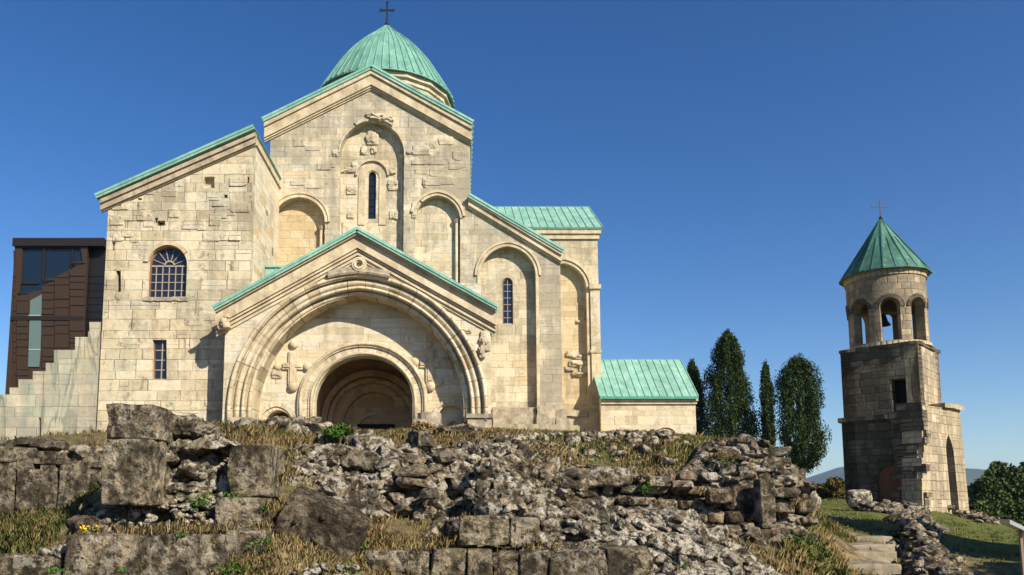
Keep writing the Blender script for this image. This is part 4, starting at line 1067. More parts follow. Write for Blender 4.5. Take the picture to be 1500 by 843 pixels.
# broken teeth: rough blocks along the ragged edge and where the wall tears away from the dark face
m = MB(); r = random.Random(21)
z = .6
while z < z_at-.2:
    t = (z-zb_)/(z_at-zb_); hgt = r.uniform(.24, .38); L = r.uniform(.3, .55); s0 = -.42+.9*t-r.uniform(0, .2)
    sub = MB(); sub.prism(jig([(s0, z), (s0+L, z), (s0+L, z+hgt-.04), (s0, z+hgt-.04)], .03, .2, int(z*100)), r.uniform(-.22, .25), r.uniform(.9, 1.5))
    v, f = place_edge(sub, a0, ad, an_); m.add(v, f); z += hgt
obj('broken_toothing', m.vf, M['tower'], tw_, kind='stuff')
# drum of the belfry: cylinder with eight arched openings
zr0, zr1 = zc_top+.16, pt(1300, 407, 38.5).z
rD = 1.78; nb_ = 8; hs_ = (zr1-zr0)
def belfry():
    m = MB(); N = 160; wA = .44; zs = zr0+.18; zsp = zr0+1.82
    ph0 = R(-112.5)+R(-2)
    def opening(th):
        """top of opening at angle th or None"""
        d = (th-ph0) % (2*math.pi/nb_); d = d-(2*math.pi/nb_) if d > math.pi/nb_ else d
        s_ = d*rD
        if abs(s_) >= wA-1e-4: return None
        return zsp+math.sqrt(wA*wA-s_*s_)
    ths = set(2*math.pi*i/N for i in range(N))
    for k in range(nb_):
        for e in (-1, 1): ths.add((ph0+k*2*math.pi/nb_+e*(wA-1e-3)/rD) % (2*math.pi))
    ths = sorted(ths); n = len(ths); ri = rD-.42
    def P(th, rad, z): return (tc.x+rad*math.cos(th), tc.y+rad*math.sin(th), z)
    for i in range(n):
        t0, t1 = ths[i], ths[(i+1) % n]; mid = t0+(((t1-t0) % (2*math.pi))/2)
        o0, o1, om = opening(t0+1e-6), opening(t1-1e-6), opening(mid)
        def cellbox(z0a, z0b, z1a, z1b):
            m.add([P(t0, rD, z0a), P(t1, rD, z0b), P(t1, rD, z1b), P(t0, rD, z1a), P(t0, ri, z0a), P(t1, ri, z0b), P(t1, ri, z1b), P(t0, ri, z1a)],
                  [(0, 1, 2, 3), (5, 4, 7, 6), (3, 2, 6, 7), (1, 0, 4, 5), (0, 3, 7, 4), (2, 1, 5, 6)])
        if om is None: cellbox(zr0, zr0, zr1, zr1)
        else:
            cellbox(zr0, zr0, zs, zs); cellbox(o0 or zsp, o1 or zsp, zr1, zr1)
    return m
bm_ = belfry(); o = obj('belfry_wall', bm_.vf, M['drum_t'], None); 
me = o.data
bmm = bmesh.new(); bmm.from_mesh(me); bmesh.ops.remove_doubles(bmm, verts=bmm.verts, dist=1e-4)
seen = {}
for f in bmm.faces:
    key = tuple(sorted(v.index for v in f.verts)); seen.setdefault(key, []).append(f)
bmesh.ops.delete(bmm, geom=[f for l in seen.values() if len(l) > 1 for f in l], context='FACES_ONLY'); bmesh.ops.recalc_face_normals(bmm, faces=bmm.faces)
bmm.to_mesh(me); bmm.free()
me.transform(__import__('mathutils').Matrix.Translation((-tc.x, -tc.y, -TB.z))); o.parent = tw_
for k in range(nb_):
    th = R(-112.5-2)+k*2*math.pi/nb_; m = MB()
    for ra, rb, y0 in ((.64, .45, .05),):
        P = arch_w(0, zr0+1.82, ra, ra, 0, 10)[1:-1] ; Q = arch_w(0, zr0+1.82, rb, rb, 0, 10)[1:-1]
        n = len(P); v = []
        for rad in (rD+y0, rD-.05):
            for LST in (P, Q):
                for s_, z in LST: v.append((tc.x+rad*math.cos(th+s_/rD), tc.y+rad*math.sin(th+s_/rD), z))
        f = []
        for i in range(n-1): f += [(i, i+1, n+i+1, n+i), (i, 2*n+i, 2*n+i+1, i+1), (n+i, n+i+1, 3*n+i+1, 3*n+i)]
        m.add(v, f)
    obj('brick_arch', m.vf, M['tower'], tw_)
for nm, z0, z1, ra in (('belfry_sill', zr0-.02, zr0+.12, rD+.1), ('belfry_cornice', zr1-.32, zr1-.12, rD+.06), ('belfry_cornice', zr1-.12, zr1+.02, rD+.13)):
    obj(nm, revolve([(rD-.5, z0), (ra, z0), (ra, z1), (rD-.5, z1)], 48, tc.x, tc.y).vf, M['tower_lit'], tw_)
obj('belfry_floor', revolve([(0.02, zr0-.02), (rD-.05, zr0-.02), (rD-.05, zr0+.05), (.02, zr0+.05)], 32, tc.x, tc.y).vf, M['tower'], tw_)
# bell hanging inside
bz = zr0+1.35
obj('bell', revolve([(.04, bz+.5), (.12, bz+.48), (.17, bz+.3), (.22, bz+.1), (.33, bz-.05), (.33, bz-.09), (.2, bz)], 20, tc.x-.2, tc.y).vf, M['iron'], tw_, smooth=True)
obj('bell_beam', MB().box(tc.x-1.4, tc.x+1.4, tc.y-.07, tc.y+.07, bz+.48, bz+.62).vf, M['wood'], tw_)
# cone roof with ribs
zt_ = pt(1283, 320, 38.5).z; rE = 2.08
cn = revolve([(rD-.2, zr1-.02), (rE, zr1-.06), (rE, zr1), (rE*.5, zr1+(zt_-zr1)*.49), (.03, zt_)], 12, tc.x, tc.y)
for k in range(24):
    a = 2*math.pi*k/24; top_ = .97 if k % 2 == 0 else .6
    cn.tube([(tc.x+rE*math.cos(a)*.99, tc.y+rE*math.sin(a)*.99, zr1+.01), (tc.x+rE*(1-top_)*math.cos(a), tc.y+rE*(1-top_)*math.sin(a), zr1+(zt_-zr1)*top_)], .042, 4) if k % 2 == 0 else cn.tube([(tc.x+rE*math.cos(a)*.965, tc.y+rE*math.sin(a)*.965, zr1+.01), (tc.x+rE*.965*(1-top_)*math.cos(a), tc.y+rE*.965*(1-top_)*math.sin(a), zr1+(zt_-zr1)*top_)], .03, 4)
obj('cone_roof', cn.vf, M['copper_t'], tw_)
cross(tc.x, tc.y, zt_-.05, .95, tw_, span=.85, ball=.09, th=.022)

# ------------------------------------------------------------------ rocks and ruins
def pblock(x0, y0, x1, y1, Y, D, seed, n=26, rough=.045, boxy=.93, cuts=3, tilt=0.0, yaw=0.0):
    """block whose front face covers the photo rectangle x0..x1, y0..y1 at depth Y, D metres deep"""
    a = pt(x0, y1, Y); b = pt(x1, y0, Y); c = ((a.x+b.x)/2, Y+D/2, (a.z+b.z)/2)
    return rock(c, (abs(b.x-a.x)/2*1.02, D/2, abs(b.z-a.z)/2*1.02), seed, n, boxy, cuts, rough, (0, tilt, yaw))
def depthf(P): 
    P = np.array(P, float); f = RBF(P[:, :2]/100, P[:, 2], .02); return lambda px, py: f(np.stack([np.asarray(px, float)/100, np.asarray(py, float)/100], -1))
def relief(df, amp, sx=45, sy=26, seed=0, off=0.0):
    def f(px, py):
        px = np.asarray(px, float); py = np.asarray(py, float); q = np.stack([px/sx, py/sy, 0*px+seed], -1)
        n = fbm(q, 3, seed, .55); return df(px, py)+off+amp*np.where(n > 0, n**.8*1.2 if np.ndim(n) == 0 else np.abs(n)**.8*1.2, n*.7)
    return f
def inpoly(px, py, poly):
    px = np.asarray(px); py = np.asarray(py); c = np.zeros(px.shape, bool); n = len(poly)
    for i in range(n):
        x0, y0 = poly[i]; x1, y1 = poly[(i+1) % n]
        if y0 == y1: continue
        t = ((y0 > py) != (y1 > py)) & (px < (x1-x0)*(py-y0)/(y1-y0)+x0); c ^= t
    return c
def body(poly, df, step=4, back=1.0, amp=.12, seed=0, off=.06):
    """solid ruin core: rough front following depth function df over a photo polygon, closed at the back"""
    xs = [a for a, _ in poly]; ys = [b for _, b in poly]
    gx_ = np.arange(min(xs), max(xs)+step, step); gy_ = np.arange(min(ys), max(ys)+step, step)
    A, B = np.meshgrid(gx_, gy_); D = df(A, B)
    P = pt_np(A, B, D); d = fbm(P*2.4, 4, seed, .6)*amp*.7+np.abs(fbm(P*5, 4, seed+3, .65))*amp*.8
    front = P.copy(); front[..., 1] += d+off; front[..., 2] += .3*d
    bk = P.copy(); bk[..., 1] += back+off; bk[..., 2] -= .05
    ins = inpoly(A[:-1, :-1]+step/2, B[:-1, :-1]+step/2, poly)
    h, w_ = A.shape; N = h*w_; ii = np.arange(N).reshape(h, w_)
    c = np.stack([ii[:-1, :-1], ii[1:, :-1], ii[1:, 1:], ii[:-1, 1:]], -1)
    F = [c[ins], c[ins][:, ::-1]+N]
    pad = np.pad(ins, 1)
    H_, W_ = ins.shape
    for (dy, dx, i0, i1) in ((0, -1, 0, 1), (0, 1, 2, 3), (-1, 0, 3, 0), (1, 0, 1, 2)):
        nb = pad[1+dy:1+dy+H_, 1+dx:1+dx+W_]; e = c[ins & ~nb]
        F.append(np.stack([e[:, i1], e[:, i0], e[:, i0]+N, e[:, i1]+N], -1))
    V = np.concatenate([front.reshape(-1, 3), bk.reshape(-1, 3)]); F = np.concatenate(F)
    used = np.unique(F); mp = np.full(2*N, -1); mp[used] = np.arange(len(used))
    return V[used], mp[F]
def scatter(poly, df, spacing, smin, smax, seed, rb, flat=.8, proud=.0, n=5, jit=.45, boxy=.45, rough=.09, rotm=.6, skip=None, prob=1.0, cuts=6):
    r = np.random.default_rng(seed); xs = [a for a, _ in poly]; ys = [b for _, b in poly]
    y = min(ys); row = 0; k = 0
    while y < max(ys):
        x = min(xs)+(row % 2)*spacing/2
        while x < max(xs):
            px = x+r.uniform(-jit, jit)*spacing; py = y+r.uniform(-jit, jit)*spacing*.8; x += spacing
            if r.random() > prob or not inpoly(np.array([px]), np.array([py]), poly)[0]: continue
            if skip and any(a < px < c_ and b < py < d for a, b, c_, d in skip): continue
            Y = float(df(px, py)); s_ = r.uniform(smin, smax)**1.0*Y/F/2
            if r.random() < .12: s_ *= 1.6
            P = pt(px, py, Y); dims = (s_*r.uniform(.8, 1.45), s_*r.uniform(.8, 1.2), s_*flat*r.uniform(.6, 1.1))
            q, f = rock((P.x, P.y+s_*.6-proud, P.z), dims, seed*1000+k, n if s_ < .13 else n+3, boxy, cuts, rough, (r.uniform(-rotm, rotm), r.uniform(-rotm, rotm), r.uniform(-1, 1)))
            rb.add(q, f); k += 1
        y += spacing*.8; row += 1
    return rb
def coursed(poly, df, rows, wmin, wmax, seed, rb, skip=None, n=7, rough=.06):
    r = np.random.default_rng(seed); xs = [a for a, _ in poly]; k = 0
    for y0, y1 in rows:
        x = min(xs)+r.uniform(-10, 0)
        while x < max(xs):
            w_ = r.uniform(wmin, wmax)*(1.0 if r.random() < .7 else 1.5); cxm, cym = x+w_/2, (y0+y1)/2
            wob = 3*math.sin(x*.021+y0*.05)
            if inpoly(np.array([cxm]), np.array([cym]), poly)[0] and not (skip and any(a < cxm < c_ and b < cym < d for a, b, c_, d in skip)) and r.random() > .05:
                Y = float(df(cxm, cym)); a = pt(x+1.2, y1-.8+wob, Y); b = pt(x+w_-1.2, y0+.8+wob, Y); hh = (b.z-a.z)/2*r.uniform(.82, 1.02)
                q, f = rock(((a.x+b.x)/2, Y+.1+r.uniform(-.04, .06), (a.z+b.z)/2+r.uniform(-.01, .01)), ((b.x-a.x)/2, .17, hh), seed*999+k, n, .78, 5, rough, (r.uniform(-.1, .1), r.uniform(-.05, .05), r.uniform(-.12, .12)))
                rb.add(q, f)
            x += w_; k += 1
    return rb

def crust(poly, df, n, smin, smax, seed, rb, rough=.24):
    r = np.random.default_rng(seed); xs = [a for a, _ in poly]; ys = [b for _, b in poly]; k = 0
    while k < n:
        px, py = r.uniform(min(xs), max(xs)), r.uniform(min(ys), max(ys))
        if not inpoly(np.array([px]), np.array([py]), poly)[0]: continue
        Y = float(df(px, py)); P = pt(px, py, Y); s_ = r.uniform(smin, smax)
        rb.add(*rock((P.x, P.y+s_*.75, P.z), (s_*r.uniform(.9, 1.6), s_, s_*r.uniform(.4, .75)), seed*313+k, 20, .3, 8, rough, (r.uniform(-.3, .3), r.uniform(-.35, .45), r.uniform(-.8, .8)))); k += 1
    return rb
# A: stump of wall at left
ra = thing('ruined_wall', 'stepped stump of ruined wall with tall upright grey block at left foreground', 'ruin', (-4, 10.5, .5))
for i, (x0, y0, x1, y1, Y, D, rg, mt) in enumerate([(145, 643, 222, 741, 10.3, .8, .03, 'ruin'), (331, 652, 397, 729, 10.75, .9, .035, 'ruin_b'),
        (312, 729, 384, 776, 10.45, .9, .03, 'ruin_b'), (88, 783, 202, 872, 9.7, .9, .05, 'ruin'), (196, 777, 330, 872, 9.75, .95, .045, 'ruin'), (326, 777, 385, 868, 9.9, .8, .03, 'ruin_b'), (-60, 815, 86, 880, 9.75, .7, .06, 'ruin')]):
    q, f = pblock(x0, y0, x1, y1, Y, D, 100+i, 34, rg, .93 if rg < .045 else .86, 4)
    obj('stone_block', (q, f), M[mt], ra, smooth=True)
dA_ = depthf([(200, 640, 11.2), (330, 640, 11.6), (210, 700, 11.1), (330, 700, 11.2), (210, 740, 10.7), (340, 760, 10.7), (100, 785, 10.4), (340, 790, 10.3), (100, 740, 10.9)])
pA = [(205, 660), (245, 645), (330, 640), (345, 660), (345, 735), (300, 742), (205, 742)]
obj('rubble_core', body(pA, dA_, 3, 1.0, .22, 4), M['rubble_w'], ra, smooth=True)
rb = scatter([(212, 660), (250, 650), (330, 648), (335, 735), (215, 738)], dA_, 15, 14, 30, 5, RB(), .7, boxy=.3, n=7, cuts=8, rough=.14)
for i, (px, py, Y, a, b_, c_) in enumerate([(285, 655, 11.0, .5, .4, .12), (320, 650, 11.3, .35, .3, .10), (235, 672, 10.95, .22, .25, .1), (285, 690, 11.0, .34, .25, .14)]):
    P = pt(px, py, Y); q, f = rock((P.x, P.y+b_*.3, P.z), (a, b_, c_), 300+i, 16, .35, 9, .16, (0, random.uniform(-.15, .15), random.uniform(-.5, .5))); rb.add(q, f)
obj('embedded_stone', rb.vf, M['rubble_w'], ra, smooth=False, kind='stuff')
rb = scatter([(110, 742), (330, 738), (330, 780), (110, 784)], depthf([(100, 742, 10.9), (330, 740, 10.9), (100, 784, 10.2), (330, 784, 10.2), (200, 760, 10.5)]), 11, 6, 16, 6, RB(), .7, prob=.8, n=5)
obj('ledge_rubble', rb.vf, M['rubble_w'], ra, kind='stuff')
q, f = pblock(83, 752, 135, 786, 10.2, .5, 140, 20, .09, .5, 7); obj('dark_stone', (q, f), M['ruin_b'], ra, smooth=True)
q, f = pblock(146, 592, 232, 643, 10.4, .9, 143, 34, .055, .88, 7, .03); obj('top_boulder', (q, f), M['ruin'], None, smooth=True, loc=(-4.5, 10.9, 2.5), label='long grey boulder lying on top of the tall upright block', category='boulder')
q, f = pblock(215, 600, 312, 650, 10.85, .9, 142, 34, .16, .5, 9, .10); obj('top_boulder', (q, f), M['ruin'], None, smooth=True, loc=(-4, 11.3, 2.6), label='low rough grey rock half sunk in grass, right of the long boulder', category='boulder')

rb = scatter([(415, 828), (520, 826), (525, 850), (415, 850)], depthf([(400, 830, 9.7), (530, 830, 9.7), (460, 850, 9.4)]), 12, 6, 16, 98, RB(), .7, prob=.8, n=6)
obj('foot_rubble', rb.vf, M['rubble_w'], ra, kind='stuff')
# B: rear wall at far left
rbw = thing('ruined_wall', 'low grey wall of large flat slabs at far left behind a grassy ledge', 'ruin', (-8, 14, 1.4))
dB = depthf([(-60, 650, 14.0), (160, 660, 13.6), (-60, 760, 13.9), (160, 760, 13.5), (50, 700, 13.8)])
obj('wall_core', body([(-70, 660), (150, 662), (150, 772), (-70, 765)], dB, 4, .9, .08, 9, .12), M['mortar'], rbw, smooth=True)
for i, (x0, y0, x1, y1) in enumerate([(-60, 655, 24, 676), (24, 657, 48, 688), (49, 662, 76, 679), (77, 664, 104, 680), (104, 666, 150, 684), (-50, 676, 22, 748), (22, 689, 55, 746), (56, 680, 84, 748), (84, 682, 130, 756), (118, 685, 150, 740), (-50, 748, 16, 762), (17, 746, 60, 762), (60, 749, 122, 766), (122, 740, 152, 775)]):
    q, f = pblock(x0-1.5, y0-1, x1+1.5, y1+1, 13.62+.03*math.sin(i*3), .42, 160+i, 22, .035, .96, 1); obj('stone_slab', (q, f), M['ruin_b'], rbw, smooth=True)
q, f = pblock(-30, 638, 46, 664, 13.8, .8, 180, 22, .08, .4, 6); obj('boulder', (q, f), M['boulder'], None, smooth=True, loc=(-8.5, 14, 2.7), label='flat brown boulder at the left edge on top of the slab wall', category='boulder')
q, f = pblock(36, 642, 81, 664, 13.7, .7, 181, 22, .08, .4, 6); obj('boulder', (q, f), M['boulder'], None, smooth=True, loc=(-7.5, 14, 2.7), label='rounded brown boulder second from left on top of the slab wall', category='boulder')
q, f = pblock(95, 650, 124, 669, 13.5, .4, 182, 14, .06, .6, 9, .3); obj('boulder', (q, f), M['rubble'], None, loc=(-6.8, 13.7, 2.6), label='small pale angular stone sitting on the slab wall', category='boulder')
q, f = pblock(124, 652, 150, 672, 13.8, .5, 183, 14, .05, .6, 6); obj('boulder', (q, f), M['ruin_b'], None, smooth=True, loc=(-6.4, 14, 2.6), label='brown stone wedged on the slab wall against the tall upright block', category='boulder')
for i, (x0, y0, x1, y1, Y, lb) in enumerate([(72, 798, 98, 818, 9.9, 'small white stone lying in the grass at lower left'), (52, 803, 72, 814, 10.1, 'small flat stone beside the white stone at lower left')]):
    q, f = pblock(x0, y0, x1, y1, Y, .25, 190+i, 12, .06, .5, 7, .3); obj('loose_stone', (q, f), M['rubble_w'], None, loc=tuple(q.mean(0)), label=lb, category='stone')

# C: dark boulder
q, f = rock(pt(464, 790, 10.9), (.58, .5, .56), 219, 44, .86, 7, .075, (.15, .42, .1))
q, f = q, f
bo = obj('dark_boulder', (q, f), M['boulder'], None, smooth=True, loc=tuple(pt(462, 840, 10.9)), label='large dark brown conglomerate boulder leaning in the middle of the ruins', category='boulder')
for i, (px, py, a, b_) in enumerate([(471, 757, .045, .07), (458, 793, .05, .06), (430, 765, .03, .03)]):
    Pq = pt(px, py, 10.3); q2, f2 = rock((Pq.x, 10.42, Pq.z), (a, .09, b_), 230+i, 8, .4, 5, .05, (0, -.5, 0)); obj('pale_inclusion', (q2, f2), M['rubble_t'], bo, smooth=True)

# D: central rubble
rd = thing('rubble_wall', 'collapsed rubble wall core of white lichened stones in the middle foreground', 'ruin', (-.5, 13, .8))
pD = [(418, 720), (425, 690), (445, 668), (500, 656), (560, 662), (600, 655), (650, 655), (700, 648), (735, 643), (772, 655), (795, 675), (830, 690), (850, 720), (840, 768), (760, 775), (670, 775), (620, 778), (530, 790), (515, 760), (470, 740)]
dD = depthf([(420, 720, 11.8), (440, 670, 13.2), (520, 655, 14.3), (620, 655, 14.4), (740, 645, 14.2), (790, 675, 13.9), (840, 700, 13.4), (840, 765, 12.2), (520, 730, 12.2), (530, 785, 11.6), (600, 700, 12.9), (600, 730, 12.9), (640, 760, 12.8), (560, 770, 12.0), (700, 700, 12.8), (760, 700, 13.0), (750, 745, 11.9), (690, 740, 12.5), (680, 770, 12.0), (570, 680, 13.2), (660, 730, 13.0)])
dD = relief(dD, .34, 48, 24, 3)
obj('rubble_core', body(pD, dD, 2, 1.1, .26, 14, .06), M['mortar'], rd, smooth=True)
rb = scatter(pD, dD, 11, 7, 20, 15, RB(), .75, n=6, cuts=10, boxy=.5, rough=.06, proud=.0)
rb = scatter(pD, dD, 27, 20, 36, 95, rb, .7, n=9, cuts=10, boxy=.6, rough=.07, proud=.1)
obj('small_stone', rb.vf, M['rubble'], rd, kind='stuff')
rb = scatter([(640, 660), (735, 645), (775, 655), (790, 690), (770, 740), (690, 720), (640, 690)], dD, 13, 8, 20, 16, RB(), .8, n=6, cuts=10, proud=.1, boxy=.45, rough=.06)
rb = scatter([(430, 690), (450, 668), (520, 660), (560, 690), (540, 740), (520, 740), (480, 715)], dD, 14, 8, 20, 17, rb, .8, n=6, cuts=10, proud=.1, rough=.06)
obj('white_stone', rb.vf, M['rubble_w'], rd, kind='stuff')
for i, (x0, y0, x1, y1, Y, mt) in enumerate([(497, 658, 552, 688, 13.0, 'ruin_b'), (575, 683, 628, 700, 12.6, 'ruin_b'), (578, 701, 640, 718, 12.5, 'rubble'), (615, 712, 645, 732, 12.1, 'rubble'), (633, 655, 668, 677, 13.2, 'ruin_b'), (645, 655, 690, 675, 13.6, 'rubble'), (700, 700, 722, 734, 12.2, 'rubble'), (724, 702, 740, 735, 12.2, 'rubble'),
        (575, 738, 600, 756, 12.2, 'rubble_t'), (566, 722, 590, 740, 12.4, 'rubble'), (600, 745, 620, 765, 12.3, 'rubble'), (725, 722, 762, 752, 12.3, 'rubble_t'), (760, 722, 778, 752, 12.4, 'rubble_t'), (540, 745, 560, 772, 12.0, 'rubble_t'), (636, 748, 665, 768, 12.5, 'ruin_b')]):
    q, f = pblock(x0, y0, x1, y1, Y, .45, 400+i, 14, .05, .6, 8, random.uniform(-.15, .15), random.uniform(-.3, .3)); obj('large_stone', (q, f), M[mt], rd)
for i, (x0, y0, x1, y1, Y, mt, lb) in enumerate([(512, 636, 574, 672, 14.2, 'rubble', 'pale squared block on top of the rubble below the church doorway'), (590, 630, 644, 672, 14.0, 'ruin_b', 'dark angular boulder on the rubble in front of the column stub'),
        (460, 628, 494, 662, 14.6, 'ruin_b', 'grey rounded stone beside the green shrub on the rubble crest'), (735, 746, 0, 0, 0, '', '')]):
    if not mt: continue
    q, f = pblock(x0, y0, x1, y1, Y, .7, 440+i, 22, .07, .65, 8, .05, .3); obj('block', (q, f), M[mt], None, smooth=True, loc=tuple(q.mean(0)), label=lb, category='stone block')
P = pt(742, 746, 11.7); q, f = rock(P, (.075, .06, .06), 450, 10, .4, 6, .05); obj('loose_stone', (q, f), M['rubble_w'], None, smooth=True, loc=tuple(P), label='bright white pebble lying above the pair of squared blocks', category='stone')
P = pt(632, 782, 11.4); q, f = rock(P, (.10, .09, .11), 451, 10, .4, 6, .05); obj('loose_stone', (q, f), M['rubble'], None, loc=tuple(P), label='small tan stone on the dry grass ledge left of the squared blocks', category='stone')

# F: front course of big blocks and rubble ridge
rf = thing('ruined_wall', 'bottom course of big pitted blocks along the lower edge with rubble ridge to the right', 'ruin', (.5, 11, .3))
for i, (x0, y0, x1, y1, Y, mt) in enumerate([(526, 807, 629, 880, 10.7, 'ruin'), (630, 805, 684, 880, 10.65, 'ruin'), (684, 806, 722, 880, 10.6, 'rubble_t'), (722, 808, 762, 880, 10.75, 'ruin'), (762, 806, 806, 880, 10.7, 'ruin'), (806, 806, 890, 880, 10.65, 'ruin'), (890, 803, 958, 880, 10.7, 'ruin_b')]):
    q, f = pblock(x0, y0, x1, y1, Y, .8, 500+i, 28, .035, .92, 4); obj('stone_block', (q, f), M[mt], rf, smooth=True)
for i, (x0, y0, x1, y1, Y) in enumerate([(673, 756, 746, 799, 10.75), (748, 759, 791, 803, 10.95)]):
    q, f = pblock(x0, y0, x1, y1, Y, .6, 520+i, 30, .03, .93, 4); obj('stone_block', (q, f), M['ruin'], rf, smooth=True)
pF = [(785, 752), (860, 752), (930, 757), (985, 760), (1040, 772), (1085, 800), (1110, 820), (1150, 860), (950, 860), (950, 815), (785, 815)]
dF = depthf([(785, 760, 11.8), (785, 815, 11.2), (900, 757, 12.1), (900, 810, 11.3), (1000, 765, 12.2), (1000, 850, 10.9), (1080, 800, 11.9), (1140, 850, 11.3)])
dF = relief(dF, .22, 50, 18, 5)
obj('rubble_core', body(pF, dF, 2, .9, .24, 24, .04), M['rubble_w'], rf, smooth=True)
rb = scatter(pF, dF, 13, 7, 22, 25, RB(), .7, n=6, cuts=10, rough=.07, boxy=.4, proud=.0, prob=.4)
rb = scatter(pF, dF, 30, 20, 38, 96, rb, .6, n=9, cuts=10, boxy=.5, rough=.08, proud=.08)
obj('small_stone', rb.vf, M['rubble_w'], rf, kind='stuff')
rb = RB()
for i in range(46):
    t = i/45; px = 800+t*330; py = 757+ (0 if t < .55 else ((t-.55)/.45)**1.1*95)+rng.uniform(-6, 6); Y = float(dF(px, py)); Pq = pt(px, py, Y)
    q, f = rock((Pq.x, Pq.y+.1, Pq.z), (rng.uniform(.12, .26), rng.uniform(.14, .25), rng.uniform(.06, .12)), 540+i, 14, .3, 9, .2, (rng.uniform(-.3, .3), rng.uniform(-.2, .4), rng.uniform(-1, 1))); rb.add(q, f)
obj('ridge_stone', rb.vf, M['rubble_w'], rf, smooth=True, kind='stuff')

obj('craggy_stone', crust(pF, dF, 70, .12, .3, 41, RB()).vf, M['rubble_w'], rf, smooth=True, kind='stuff')
obj('craggy_stone', crust(pD, dD, 75, .12, .3, 42, RB()).vf, M['rubble'], rd, smooth=True, kind='stuff')
# E: coursed wall at right, with its rubble head
re_ = thing('ruined_wall', 'coursed rubble wall with an upright stone slab and a collapsed round head, centre right', 'ruin', (4, 14, .5))
pE = [(780, 715), (800, 690), (860, 682), (930, 690), (1000, 695), (1028, 670), (1040, 650), (1080, 641), (1125, 648), (1150, 668), (1172, 690), (1192, 722), (1197, 755), (1180, 790), (1160, 812), (1140, 850), (1100, 850), (1050, 800), (780, 790)]
dE = depthf([(780, 715, 13.6), (780, 790, 13.3), (860, 685, 14.1), (930, 692, 14.0), (1000, 697, 14.0), (1000, 790, 13.3), (900, 740, 13.5), (1040, 655, 15.0), (1045, 690, 14.6), (1080, 643, 15.0), (1080, 675, 14.6), (1090, 700, 13.9), (1125, 650, 14.6), (1150, 670, 14.4), (1150, 700, 13.8), (1192, 722, 14.4), (1190, 760, 14.0), (1150, 845, 12.4), (1100, 800, 12.9), (1110, 850, 12.2), (1125, 740, 13.5)])
dE = relief(dE, .13, 40, 22, 8)
obj('wall_core', body(pE, dE, 2, 1.2, .16, 34, .10), M['mortar'], re_, smooth=True)
hol = [(850, 738, 893, 760)]
rb = coursed([(785, 700), (860, 690), (1000, 700), (1060, 700), (1108, 705), (1108, 790), (1060, 780), (785, 765)], dE, [(692, 711), (712, 729), (730, 747), (748, 768), (769, 786)], 16, 44, 35, RB(), hol)
rb = coursed([(1136, 720), (1185, 720), (1190, 790), (1136, 790)], dE, [(735, 756), (757, 772), (773, 786)], 16, 40, 36, rb)
rb = scatter([(1045, 780), (1150, 780), (1170, 800), (1150, 845), (1115, 845)], dE, 14, 12, 24, 38, rb, .8, n=6, boxy=.5)
obj('coursed_stone', rb.vf, M['rubble_t'], re_, kind='stuff')
rb = scatter([(1030, 690), (1040, 652), (1080, 641), (1125, 648), (1150, 668), (1172, 690), (1192, 722), (1185, 735), (1110, 705), (1060, 705), (1030, 700)], dE, 11, 9, 22, 37, RB(), .75, n=6, cuts=10, boxy=.4, rough=.06)
rb = scatter([(1035, 700), (1045, 655), (1080, 643), (1125, 650), (1150, 672), (1185, 722), (1110, 700)], dE, 26, 18, 30, 97, rb, .7, n=9, cuts=9, boxy=.6, rough=.07, proud=.06)
rb = scatter([(785, 715), (810, 688), (860, 680), (930, 688), (1000, 693), (1020, 700), (900, 705)], dE, 13, 9, 22, 39, rb, .75, n=5, cuts=8, boxy=.4)
obj('head_stone', rb.vf, M['rubble'], re_, kind='stuff')
for i, (x0, y0, x1, y1, Y, mt) in enumerate([(1112, 702, 1135, 773, 13.15, 'ruin_b'), (866, 684, 925, 713, 13.5, 'rubble'), (822, 686, 872, 712, 13.6, 'rubble_t'), (953, 697, 983, 716, 13.5, 'rubble'), (985, 704, 1018, 718, 13.6, 'rubble'), (1040, 716, 1083, 738, 13.4, 'rubble_t'), (1078, 712, 1112, 758, 13.5, 'ruin_b'), (1135, 715, 1175, 731, 13.4, 'ruin_b'), (1135, 731, 1166, 752, 13.5, 'rubble_t'), (1086, 682, 1108, 702, 14.0, 'rubble'), (1028, 692, 1053, 705, 13.9, 'rubble_w'), (1108, 774, 1138, 794, 13.2, 'rubble_t'), (1088, 766, 1108, 777, 13.2, 'rubble_t'), (1157, 686, 1172, 700, 14.0, 'rubble_t'), (1140, 670, 1162, 684, 14.2, 'rubble_t')]):
    q, f = pblock(x0, y0, x1, y1, Y, .35 if i else .22, 600+i, 16, .05, .75 if i else .88, 6, 0, random.uniform(-.2, .2)); obj('upright_slab' if i == 0 else 'large_stone', (q, f), M[mt], re_, smooth=(i == 0))
# right end boulders
for i, (x0, y0, x1, y1, Y, lb) in enumerate([(1160, 718, 1212, 752, 15.5, 'rough grey boulder at the right end of the coursed wall'), (1172, 770, 1204, 800, 14.0, 'pale rock in the grass between the coursed wall and the steps')]):
    q, f = pblock(x0, y0, x1, y1, Y, .9, 630+i, 20, .1, .4, 8); obj('boulder', (q, f), M['rubble'], None, loc=tuple(q.mean(0)), label=lb, category='boulder', smooth=True)

